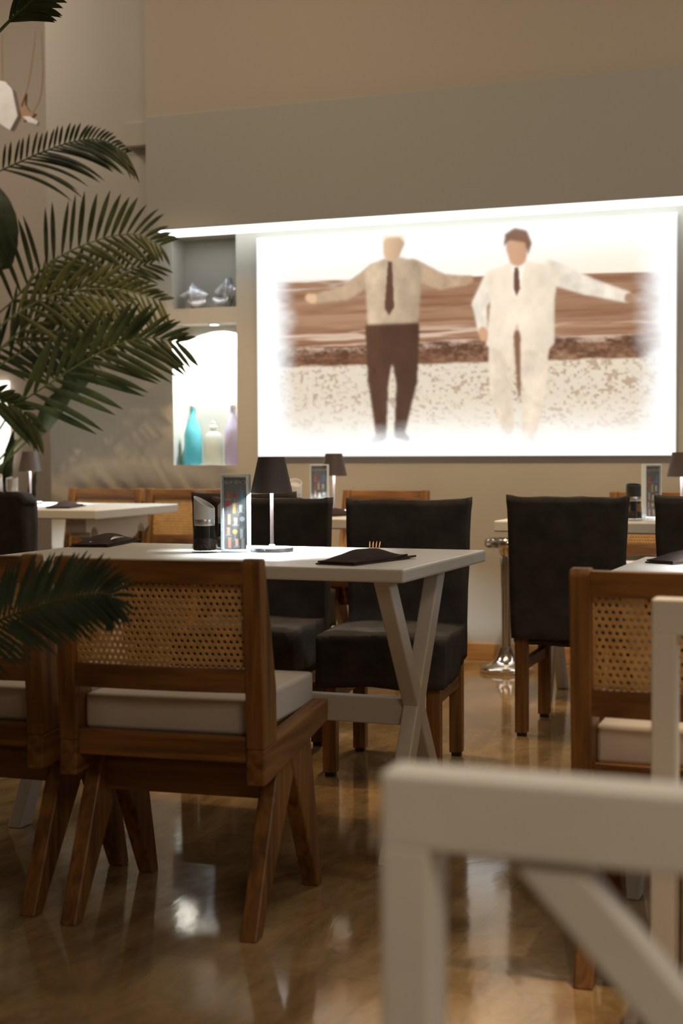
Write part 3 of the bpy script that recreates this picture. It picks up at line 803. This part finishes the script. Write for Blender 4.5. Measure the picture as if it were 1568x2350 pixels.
# ------------------------------------------------------------------ table lamps
def make_lamp(label, loc, group, power):
    t = thing('table_lamp', label, 'lamp', loc, 0, group)
    b = lathe('base', M['lampbase'], t, [(0.0595, 0), (0.061, 0.002), (0.061, 0.010), (0.0595, 0.0125), (0.012, 0.0128), (0.0075, 0.021), (0, 0.021)], 48)
    bm = bmesh.new()
    pts = [(0.0075*math.cos(a), -0.0612, 0.0035+0.0055*math.sin(a)) for a in [PI*k/10 for k in range(11)]]
    add_tube(bm, pts, 0.0004, 6)
    finish(bm, 'emblem', M['steel'], b, smooth=60)
    lathe('pole', M['pole'], t, [(0.0052, 0.018), (0.0052, 0.176), (0.009, 0.18), (0.009, 0.19), (0.0, 0.19)], 20)
    sh = lathe('shade', M['shade'], t, [(0.0600, 0.168), (0.0588, 0.168), (0.0365, 0.2675), (0.0380, 0.2690)], 48, closed=True)
    lathe('shade_top', M['steel'], t, [(0.0, 0.262), (0.034, 0.262), (0.036, 0.2645), (0.0, 0.2645)], 32)
    lathe('diffuser', M['lampled'], t, [(0.0, 0.216), (0.042, 0.216), (0.041, 0.221), (0.0, 0.221)], 32)
    l = bpy.data.lights.new('lamp_light', 'AREA'); l.shape = 'DISK'; l.size = 0.066; l.energy = power; l.color = COOL
    o = bpy.data.objects.new('lamp_light', l); COL.objects.link(o); o.parent = t; o.location = (0, 0, 0.214)
    return t
LG = 'cordless table lamps'
lamp = make_lamp('brown cone-shade table lamp on the main table, the largest of the lamps', (-1.738, 3.885, 0.75), LG, 22.0)
copy_thing(lamp, 'brown cone-shade table lamp below the lit picture, behind the covered chairs', (-2.50, 6.28, 0.75), 0, LG)
copy_thing(lamp, 'brown cone-shade table lamp cut off by the right edge of the picture', (-0.945, 6.28, 0.75), 0, LG)
copy_thing(lamp, 'brown cone-shade table lamp on the white table beyond the right-hand cane chair', (-0.30, 3.70, 0.75), 0, LG)
copy_thing(lamp, 'brown cone-shade table lamp at the left, in front of the palm stems', (-4.255, 6.50, 0.765), 0, LG)

# ------------------------------------------------------------------ menu stands
def text_mesh(name, body, size, mat, parent, loc, rot, extrude=0.0003, xs=1.0):
    cu = bpy.data.curves.new(name, 'FONT'); cu.body = body; cu.size = size; cu.extrude = extrude; cu.offset = 0.00035
    cu.align_x = 'CENTER'; cu.align_y = 'CENTER'
    tmp = bpy.data.objects.new(name+'_curve', cu); COL.objects.link(tmp)
    bpy.context.view_layer.update()
    dg = bpy.context.evaluated_depsgraph_get()
    me = bpy.data.meshes.new_from_object(tmp.evaluated_get(dg))
    bpy.data.objects.remove(tmp); bpy.data.curves.remove(cu)
    me.materials.clear(); me.materials.append(mat)
    o = bpy.data.objects.new(name, me); COL.objects.link(o); o.parent = parent
    o.location = loc; o.rotation_euler = rot; o.scale = (xs, 1, 1)
    return o
def paint_menu(w, h):
    yy, xx = np.mgrid[0:h, 0:w]; X = xx/(w-1)*0.36; Y = yy/(h-1)
    img = np.ones((h, w, 3))*srgb((132, 130, 128)); nz = vnoise(w, h, 6, 16, 21, 3)
    img = img*(0.7+0.6*nz[..., None])
    def put(img, m, col):
        m = blur(m.astype(float), 1); return img*(1-m[..., None])+srgb(col)*m[..., None]
    def glass(img, cx, top, kind, col):
        if kind == 0: m = (abs(X-cx) < 0.028-0.06*(Y-top)) & (Y > top) & (Y < top+0.10); s = (abs(X-cx) < 0.05) & (Y > top+0.10) & (Y < top+0.115)
        elif kind == 1: m = ((X-cx)**2/0.040**2+(Y-top-0.03)**2/0.035**2) < 1; s = ((abs(X-cx) < 0.004) & (Y > top+0.06) & (Y < top+0.14)) | ((abs(X-cx) < 0.03) & (Y > top+0.14) & (Y < top+0.15))
        else: m = (abs(X-cx) < 0.024) & (Y > top) & (Y < top+0.14); s = (abs(X-cx) < 0.034) & (Y > top-0.012) & (Y < top)
        img = put(img, s, (170, 182, 190)); return put(img, m, col)
    rows = [(0.07, 0.20, 0, (232, 120, 84)), (0.18, 0.22, 1, (170, 84, 96)), (0.30, 0.19, 2, (120, 168, 214)), (0.06, 0.34, 1, (214, 86, 90)), (0.17, 0.36, 2, (236, 196, 130)), (0.28, 0.38, 0, (240, 234, 226)),
            (0.08, 0.52, 2, (240, 196, 168)), (0.19, 0.56, 0, (238, 226, 206)), (0.30, 0.55, 1, (226, 232, 236)), (0.07, 0.70, 0, (244, 180, 160)), (0.18, 0.73, 1, (240, 206, 140)), (0.29, 0.72, 2, (232, 238, 240)),
            (0.09, 0.85, 2, (240, 170, 150)), (0.21, 0.86, 0, (240, 200, 180)), (0.31, 0.86, 2, (226, 214, 206))]
    for r in rows: img = glass(img, *r)
    return np.clip(img, 0, 1)
M['card'] = picture_mat('printed_card', 1.0, emit=False, rough=0.5)
_nt = M['card'].node_tree; _tr = _nt.nodes.new('ShaderNodeBsdfTranslucent'); _mx = _nt.nodes.new('ShaderNodeMixShader')
_mx.inputs[0].default_value = 0.5
_at = [n for n in _nt.nodes if n.bl_idname == 'ShaderNodeVertexColor'][0]
_nt.links.new(_at.outputs['Color'], _tr.inputs['Color'])
_nt.links.new(_nt.nodes['Principled BSDF'].outputs[0], _mx.inputs[1]); _nt.links.new(_tr.outputs[0], _mx.inputs[2])
_nt.links.new(_mx.outputs[0], _nt.nodes['Material Output'].inputs['Surface'])
M['letters'] = plain('white_lettering', (0.95, 0.95, 0.95), 0.6)
MENU = paint_menu(60, 160)
def make_menu(label, loc, rotz, group):
    t = thing('menu_stand', label, 'menu stand', loc, rotz, group)
    w, h, d = 0.041, 0.222, 0.014
    bm = bmesh.new()
    for a in ((-w, w, -d, d, 0, 0.006), (-w, w, -d, d, h-0.005, h), (-w, -w+0.005, -d, d, 0.006, h-0.005), (w-0.005, w, -d, d, 0.006, h-0.005)): add_box(bm, *a)
    finish(bm, 'frame', M['acrylic'], t, bevel=0.0008)
    box('clear_front', M['glass'], t, -w+0.005, w-0.005, -d, -d+0.0012, 0.006, h-0.005, 0)
    card = picture_grid('card', M['card'], t, MENU, -w+0.0085, w-0.0085, 0.0085, h-0.0095, -0.0078)
    text_mesh('lettering', 'PALM BEACH', 0.0150, M['letters'], card, (0, -0.0083, h-0.024), (PI/2, 0, 0), 0.0002, 0.86)
    return t
MG = 'clear menu stands on the tables'
menu = make_menu('clear PALM BEACH menu stand on the main table beside the lamp', (-1.828, 3.835, 0.75), R(8), MG)
copy_thing(menu, 'clear menu stand on the table under the lit picture, behind the lamp shade', (-2.497, 6.10, 0.75), R(10), MG)
copy_thing(menu, 'clear menu stand on the right back table next to the black-topped mill', (-1.035, 6.08, 0.75), R(48), MG)

# ------------------------------------------------------------------ mills
def make_mill(label, loc, rotz, group=None, cap='capgrey', slant=0.018, fill=0.42):
    t = thing('pepper_mill', label, 'mill', loc, rotz, group)
    lathe('glass_body', M['glass'], t, [(0.036, 0), (0.0375, 0.004), (0.0365, 0.012), (0.0290, 0.076), (0.0265, 0.076), (0.0335, 0.012), (0.031, 0.006), (0, 0.006)], 32)
    bm = bmesh.new()
    rs = add_lathe(bm, [(0.031, 0.0075), (0.0325, 0.014), (0.0315, 0.026), (0.0300, 0.076*fill+0.004), (0.012, 0.076*fill+0.010), (0, 0.076*fill+0.008)], 28)
    for v in bm.verts: v.co += noise.noise_vector(v.co*260)*0.0012
    finish(bm, 'peppercorns', M['pepper'], t, smooth=180)
    lathe('grinder', M['black'], t, [(0.012, 0.036), (0.014, 0.05), (0.016, 0.076), (0.0, 0.076)], 20)
    lathe('collar', M['steel'], t, [(0.029, 0.0765), (0.0295, 0.078), (0.0295, 0.094), (0.029, 0.095), (0, 0.095)], 32)
    bm = bmesh.new(); n = 32
    zt = 0.142
    P = [(0.0300, 0.0945, 0), (0.0300, zt, 1), (0.0270, zt, 1), (0.0255, zt-0.016, 1), (0.0, zt-0.018, 1)]
    rings = []
    for r, z, s in P:
        rings.append([bm.verts.new((r*math.cos(2*PI*i/n), r*math.sin(2*PI*i/n), z-(s*slant*math.cos(2*PI*i/n)*(r/0.030)))) for i in range(n)])
    for a, b in zip(rings[:-1], rings[1:]):
        for i in range(n): bm.faces.new((a[i], a[(i+1) % n], b[(i+1) % n], b[i]))
    bm.faces.new(rings[0][::-1])
    bmesh.ops.remove_doubles(bm, verts=bm.verts, dist=1e-6)
    finish(bm, 'cap', M[cap], t, smooth=35)
    return t
mill = make_mill('glass pepper mill with slanted pale cap, nearest on the main table', (-1.905, 3.790, 0.75), R(5))
copy_thing(mill, 'second slanted-cap mill on the main table, between pepper mill and menu stand', (-1.896, 3.925, 0.75), R(175))
copy_thing(mill, 'pale slanted-cap mill on the table under the lit picture', (-2.600, 6.07, 0.75), R(-60))
make_mill('glass mill with black cap on the right back table', (-1.086, 5.965, 0.75), R(-70), None, 'black', 0.005, 0.36)
copy_thing(mill, 'pale-capped mill at the left edge on the scrolled table, behind the covered chair', (-4.235, 6.17, 0.765), R(-90))
make_mill('steel-capped mill at the left on the scrolled table, right of the pale one', (-4.150, 6.18, 0.765), R(-90), None, 'steel', 0.006, 0.3)

# ------------------------------------------------------------------ napkins and forks
def make_napkin(label, loc, rotz, scale=1.0, seed=0.0, group='folded dark napkins'):
    t = thing('folded_napkin', label, 'napkin', loc, rotz, group)
    def sheet(name, pts, z0, th, lift, sd):
        """a folded cloth flap over the quad pts, thin and slightly crumpled"""
        bm = bmesh.new(); n = 12; top = []; bot = []
        A, B, C, D = [Vector((*p, 0)) for p in pts]
        for j in range(n+1):
            ra, rb = [], []
            for i in range(n+1):
                u, v = i/n, j/n
                p = (A*(1-u)+B*u)*(1-v)+(D*(1-u)+C*u)*v
                e = lift*(4*u*(1-u)*4*v*(1-v))+0.004*noise.noise(Vector((p.x*30+sd, p.y*30, 1)))*(1 if 0 < u < 1 and 0 < v < 1 else 0.5)
                e += 0.016*max(0, u+v-1.72)
                ra.append(bm.verts.new((p.x*scale, p.y*scale, z0+th+max(0, e)))); rb.append(bm.verts.new((p.x*scale, p.y*scale, z0+max(0, e)*0.6)))
            top.append(ra); bot.append(rb)
        for j in range(n):
            for i in range(n):
                bm.faces.new((top[j][i], top[j][i+1], top[j+1][i+1], top[j+1][i])); bm.faces.new((bot[j][i], bot[j+1][i], bot[j+1][i+1], bot[j][i+1]))
        for k in range(n):
            for a, b in (((0, k), (0, k+1)), ((n, k+1), (n, k)), ((k+1, 0), (k, 0)), ((k, n), (k+1, n))):
                bm.faces.new((top[a[0]][a[1]], bot[a[0]][a[1]], bot[b[0]][b[1]], top[b[0]][b[1]]))
        return finish(bm, name, M['napkin'], t, smooth=50)
    sheet('under_fold', [(-0.075, -0.13), (0.040, -0.135), (0.060, 0.17), (-0.055, 0.15)], 0.0, 0.003, 0.004, seed)
    sheet('top_fold', [(-0.070, -0.128), (0.036, -0.130), (0.050, 0.14), (-0.020, 0.10)], 0.0045, 0.004, 0.026, seed+3)
    return t
def make_fork(label, loc, rotz, mat='copper', tilt=R(42), group='forks tucked in napkins'):
    t = bpy.data.objects.new('fork', None)
    bm = bmesh.new()
    mt = Matrix.Rotation(tilt, 4, 'X')
    def seg(pts, r):
        b0 = len(bm.verts); add_tube(bm, pts, r, 8)
    for k in range(4):
        x = (k-1.5)*0.0080
        seg([(x*0.8, 0.0, 0.0), (x, 0.020, 0.003), (x*1.1, 0.045, 0.004), (x*1.15, 0.056, 0.002)], [0.0019, 0.0019, 0.0016, 0.0007])
    seg([(-0.0115, -0.002, 0), (0.0115, -0.002, 0)], 0.0028)
    seg([(0, 0.0, 0), (0, -0.012, 0.0), (0, -0.03, -0.002), (0, -0.07, -0.004)], [0.007, 0.0055, 0.0028, 0.0028])
    for v in bm.verts:
        if v.co.y > -0.006: v.co = mt @ v.co
    lo = min(v.co.z for v in bm.verts)
    for v in bm.verts: v.co.z -= lo
    o = finish(bm, 'fork', M[mat], None, smooth=60)
    bpy.data.objects.remove(t)
    o.location = loc; o.rotation_euler = (0, 0, rotz)
    tag(o, label, 'fork', group)
    return o
make_napkin('dark brown folded napkin at the right end of the main table, with a gold fork', (-1.345, 3.60, 0.7505), R(-8), 1.0, 0.0)
make_fork('gold four-tined fork standing out of the napkin at the right of the main table', (-1.335, 3.630, 0.753), R(14))
make_napkin('dark folded napkin at the left end of the main table', (-2.355, 4.02, 0.7505), R(14), 1.05, 5.0)
make_fork('dark fork resting on the left napkin of the main table', (-2.325, 3.965, 0.760), R(-20), 'steel', R(6))
make_napkin('dark folded napkin on the scrolled table at the left', (-3.83, 6.16, 0.7655), R(20), 1.0, 9.0)
make_fork('fork lying on the napkin of the scrolled table', (-3.82, 6.13, 0.775), R(10), 'steel', R(8))
make_napkin('dark folded napkin on the table under the lit picture', (-2.385, 5.98, 0.7505), R(-25), 0.85, 13.0)
make_napkin('dark folded napkin at the right edge on the white table beyond the cane chair', (-0.555, 3.84, 0.7505), R(-30), 0.8, 17.0)

# ------------------------------------------------------------------ palms
def frond(name, mat, parent, pts, n=26, lu=0.22, ld=0.30, w=0.024, au=55, ad=50, droop=0.35, N=Vector((0, -1, 0)), start=0.12, stem_r=0.008, seed=0, endlen=0.72, fold=0.35):
    """feather leaf: rachis through pts, leaflets up (lu) and down (ld)"""
    rnd = random.Random(seed)
    bm = bmesh.new(); S = spline(pts, 60)
    tot = 59
    for side, Lm, an in ((1, lu, au), (-1, ld, ad)):
        if Lm <= 0: continue
        for k in range(n):
            u = start+(1-start)*(k+0.5)/n; f = u*tot; i = min(int(f), 58)
            p = S[i].lerp(S[i+1], f-i); T = (S[min(i+2, 59)]-S[max(i-1, 0)]).normalized()
            up = (N.cross(T)).normalized()
            if up.z < 0 and abs(T.z) < 0.9: up = -up
            ang = R(an*(1-0.38*u**1.6)+rnd.uniform(-4, 4))
            d = (T*math.cos(ang)+up*side*math.sin(ang)+N*rnd.uniform(0.02, 0.40)*fold).normalized()
            ln = Lm*(0.50+0.5*math.sin(PI*min(1, u*0.9+0.14)))*(1 if u < 0.75 else 1-(1-endlen)*(u-0.75)/0.25)*rnd.uniform(0.92, 1.06)
            ww = w*rnd.uniform(0.85, 1.1)*(1 if u < 0.8 else 0.75)
            m = 11; q = p.copy(); A = []; dd = d.copy()
            for s in range(m+1):
                v = s/m
                wd = ww*0.5*(0.35+0.65*math.sin(PI/2*min(1, v*2.6)))*(1 if v < 0.55 else max(0.05, 1-((v-0.55)/0.45)**2.2))
                sidev = dd.cross(N).normalized()*wd
                A.append((bm.verts.new(q-sidev), bm.verts.new(q+N*wd*0.45), bm.verts.new(q+sidev)))
                dd = (dd+Vector((0, 0, -1))*droop*2.0/m*(0.3+v)).normalized()
                q = q+dd*ln/m
            for a, b in zip(A[:-1], A[1:]):
                bm.faces.new((a[0], a[1], b[1], b[0])); bm.faces.new((a[1], a[2], b[2], b[1]))
    o = finish(bm, name, mat, parent, smooth=180)
    bm = bmesh.new(); add_tube(bm, S, [stem_r*(1-0.75*i/59) for i in range(60)], 8)
    finish(bm, 'rachis', M['stem'], o, smooth=60)
    return o
def broad_leaf(parent, base, tip, width, bend=0.1, N=Vector((0, -1, 0)), mat='leaf'):
    bm = bmesh.new(); A = Vector(base); B = Vector(tip); d = (B-A); L = d.length; d.normalize(); s = d.cross(N).normalized()
    m = 14; rows = []
    for i in range(m+1):
        u = i/m; wd = width/2*math.sin(PI*min(1, u*0.93+0.05))**0.75
        c = A+d*L*u+N*bend*math.sin(PI*u)*0.4
        rows.append([bm.verts.new(c+s*wd*k+N*(-abs(k))*wd*0.35+N*0.004*math.sin(i*2.3+k*3)) for k in (-1, -0.5, 0, 0.5, 1)])
    for a, b in zip(rows[:-1], rows[1:]):
        for k in range(4): bm.faces.new((a[k], a[k+1], b[k+1], b[k]))
    return finish(bm, 'broad_leaf', M[mat], parent, smooth=180)
def pot(parent, r, h):
    lathe('pot', M['pot'], parent, [(r*0.72, 0), (r*0.78, 0.01), (r, h*0.92), (r*1.03, h), (r*0.93, h), (r*0.90, h*0.9), (0, h*0.9)], 40)
    lathe('soil', M['soil'], parent, [(r*0.90, h*0.88), (r*0.5, h*0.915), (0, h*0.92)], 32)

PO = Vector((-4.95, 7.25, 0))
t = thing('potted_palm', 'large potted palm with arching dark green fronds at the left', 'plant', PO)
pot(t, 0.23, 0.42)
def loc_pts(pts): return [Vector(p)-PO for p in pts]
FR = [
 ('leaf', [(-4.93, 7.2, 0.5), (-4.90, 7.05, 1.5), (-4.78, 6.7, 2.20), (-4.614, 6.45, 2.386), (-4.376, 6.45, 2.453), (-4.144, 6.45, 2.522), (-3.942, 6.45, 2.565), (-3.781, 6.45, 2.558), (-3.648, 6.45, 2.485)], dict(n=27, lu=0.13, ld=0.48, w=0.019, au=75, ad=34, droop=0.32, start=0.50, seed=1)),
 ('leaf', [(-4.97, 7.2, 0.5), (-4.93, 7.0, 1.1), (-4.585, 6.5, 1.566), (-4.317, 6.5, 1.824), (-4.108, 6.5, 1.989), (-3.855, 6.5, 2.08), (-3.633, 6.5, 2.098), (-3.484, 6.5, 2.032)], dict(n=22, lu=0.31, ld=0.32, w=0.028, au=72, ad=48, droop=0.22, start=0.40, seed=2)),
 ('leaf_light', [(-4.99, 7.24, 0.5), (-4.95, 7.0, 1.0), (-4.604, 6.6, 1.436), (-4.306, 6.6, 1.698), (-4.045, 6.6, 1.844), (-3.791, 6.6, 1.931), (-3.592, 6.6, 1.964)], dict(n=19, lu=0.30, ld=0.40, w=0.026, au=50, ad=42, droop=0.12, start=0.42, seed=3)),
 ('leaf_light', [(-4.92, 7.2, 0.5), (-4.80, 6.9, 1.2), (-4.436, 6.4, 1.578), (-4.123, 6.4, 1.785), (-3.873, 6.4, 1.828), (-3.629, 6.4, 1.811), (-3.433, 6.4, 1.757)], dict(n=19, lu=0.26, ld=0.44, w=0.025, au=45, ad=62, droop=0.20, start=0.42, seed=4)),
 ('leaf', [(-4.9, 7.15, 0.5), (-4.80, 6.8, 0.85), (-4.381, 6.2, 1.146), (-4.076, 6.2, 1.291), (-3.829, 6.2, 1.422), (-3.589, 6.2, 1.53), (-3.402, 6.2, 1.565), (-3.237, 6.2, 1.539)], dict(n=17, lu=0.34, ld=0.48, w=0.034, au=40, ad=50, droop=0.10, start=0.40, seed=5)),
 ('leaf', [(-4.95, 7.15, 0.5), (-4.90, 6.8, 1.0), (-4.46, 6.1, 1.263), (-4.233, 6.1, 1.291), (-4.06, 6.1, 1.246), (-3.94, 6.1, 1.141)], dict(n=10, lu=0.16, ld=0.36, w=0.032, au=40, ad=40, droop=0.15, start=0.58, seed=6)),
 ('leaf', [(-4.97, 7.2, 0.5), (-5.0, 7.0, 1.0), (-4.731, 6.7, 1.351), (-4.401, 6.7, 1.573), (-4.135, 6.7, 1.655), (-3.903, 6.7, 1.669), (-3.76, 6.7, 1.66)], dict(n=18, lu=0.28, ld=0.36, w=0.028, au=58, ad=52, droop=0.12, start=0.40, seed=8)),
 ('leaf', [(-5.0, 7.2, 0.5), (-5.05, 7.1, 1.2), (-4.78, 6.8, 1.50), (-4.50, 6.8, 1.62), (-4.25, 6.8, 1.60), (-4.05, 6.8, 1.48)], dict(n=16, lu=0.28, ld=0.36, w=0.028, au=60, ad=55, droop=0.2, start=0.42, seed=12)),
]
for mname, pts, kw in FR:
    frond('frond', M[mname], t, loc_pts(pts), **kw)
for b, tp, w_ in (((-4.66, 6.9, 2.02), (-4.70, 6.9, 2.46), 0.22), ((-4.50, 6.90, 1.10), (-4.20, 6.88, 1.42), 0.12), ((-4.30, 6.9, 1.33), (-4.12, 6.9, 1.52), 0.15),
                  ((-4.80, 7.1, 0.75), (-4.72, 7.05, 1.15), 0.07), ((-4.88, 7.1, 0.70), (-4.93, 7.0, 1.2), 0.08), ((-4.66, 7.12, 0.60), (-4.58, 7.05, 0.92), 0.06)):
    broad_leaf(t, Vector(b)-PO, Vector(tp)-PO, w_)
for a, b in (((-4.92, 7.22, 0.4), (-4.50, 6.90, 1.12)), ((-4.96, 7.25, 0.4), (-4.68, 6.9, 2.05)), ((-4.90, 7.2, 0.4), (-4.30, 6.9, 1.35)),
             ((-4.94, 7.18, 0.4), (-4.86, 7.1, 1.3)), ((-4.89, 7.18, 0.4), (-4.78, 7.1, 1.25)), ((-4.98, 7.2, 0.4), (-4.84, 7.0, 1.4)), ((-4.86, 7.16, 0.4), (-4.72, 7.08, 1.1))):
    A = Vector(a)-PO; B = Vector(b)-PO
    tube('stalk', M['stem'], t, spline([A, A.lerp(B, 0.45)+Vector((-0.08, -0.16, 0.10)), B], 12), [0.013-0.0007*k for k in range(12)], 8)

PO = Vector((-2.62, 2.95, 0))
t = thing('potted_palm', 'nearer potted palm at the left edge, one frond hanging over the front cane chairs', 'plant', PO)
pot(t, 0.18, 0.36)
frond('frond', M['leaf_blue'], t, loc_pts([(-2.60, 2.92, 0.34), (-2.30, 2.72, 0.56), (-2.0, 2.5, 0.62), (-1.806, 2.5, 0.668), (-1.691, 2.5, 0.714), (-1.61, 2.5, 0.74), (-1.531, 2.5, 0.76), (-1.468, 2.5, 0.764), (-1.452, 2.5, 0.735)]),
      n=44, lu=0.135, ld=0.14, w=0.0105, au=60, ad=48, droop=0.25, start=0.36, seed=9, stem_r=0.004)
frond('frond', M['leaf'], t, loc_pts([(-2.62, 2.95, 0.34), (-2.72, 3.2, 1.2), (-2.68, 3.5, 1.9), (-2.569, 3.6, 2.113), (-2.421, 3.6, 2.231), (-2.349, 3.6, 2.278), (-2.277, 3.6, 2.323), (-2.20, 3.6, 2.34)]),
      n=14, lu=0.15, ld=0.17, w=0.019, au=38, ad=40, droop=0.35, start=0.58, seed=10)
tube('stalk', M['stem'], t, spline([(0, 0, 0.3), (0.0, 0.02, 0.6), (-0.05, 0.05, 0.95)], 8), 0.01, 8)

# ------------------------------------------------------------------ hanging ornament and lit panel in the recess
t = thing('hanging_ornament', 'pale shell-like ornament hung on thin cords at the upper left', 'ornament', (-5.10, 7.6, 2.95))
def flat_piece(name, mat, pts, y, th):
    bm = bmesh.new()
    a = [bm.verts.new((x, y, z)) for x, z in pts]; b = [bm.verts.new((x*0.96, y+th, z*0.97)) for x, z in pts]; n = len(pts)
    bm.faces.new(a); bm.faces.new(b[::-1])
    for i in range(n): bm.faces.new((a[i], b[i], b[(i+1) % n], a[(i+1) % n]))
    return finish(bm, name, mat, t, bevel=0.004)
flat_piece('large_shell', M['pale'], [(-0.12, 0.30), (0.0, 0.27), (0.05, 0.22), (0.085, 0.06), (0.03, -0.02), (-0.08, 0.05)], -0.02, 0.05)
flat_piece('hooked_shell', M['cord'], [(0.085, 0.10), (0.105, 0.18), (0.13, 0.20), (0.125, 0.13), (0.16, 0.08), (0.20, 0.07), (0.17, 0.05), (0.11, 0.03)], 0.0, 0.03)
flat_piece('small_shell', M['pale'], [(0.11, 0.06), (0.16, 0.055), (0.22, 0.02), (0.21, 0.0), (0.15, 0.02)], -0.01, 0.03)
tube('cord', M['cord'], t, spline([(0.10, -0.005, 0.12), (0.155, -0.005, 0.25), (0.19, 0, 0.45), (0.20, 0, 0.55)], 12), 0.0028, 6)
tube('cord', M['cord'], t, spline([(0.18, -0.005, 0.07), (0.235, -0.005, 0.16), (0.25, 0, 0.32), (0.24, 0, 0.55)], 12), 0.0028, 6)
tube('cord', M['cord'], t, [(-0.03, 0, 0.28), (-0.03, 0, 0.55)], 0.003, 6)
t = box('lit_wall_panel', M['litpanel'], None, -6.08, -5.68, 8.40, 8.449, 0.95, 1.50, 0.004)
tag(t, 'bright white lit panel on the recess wall behind the palm stems', 'light')
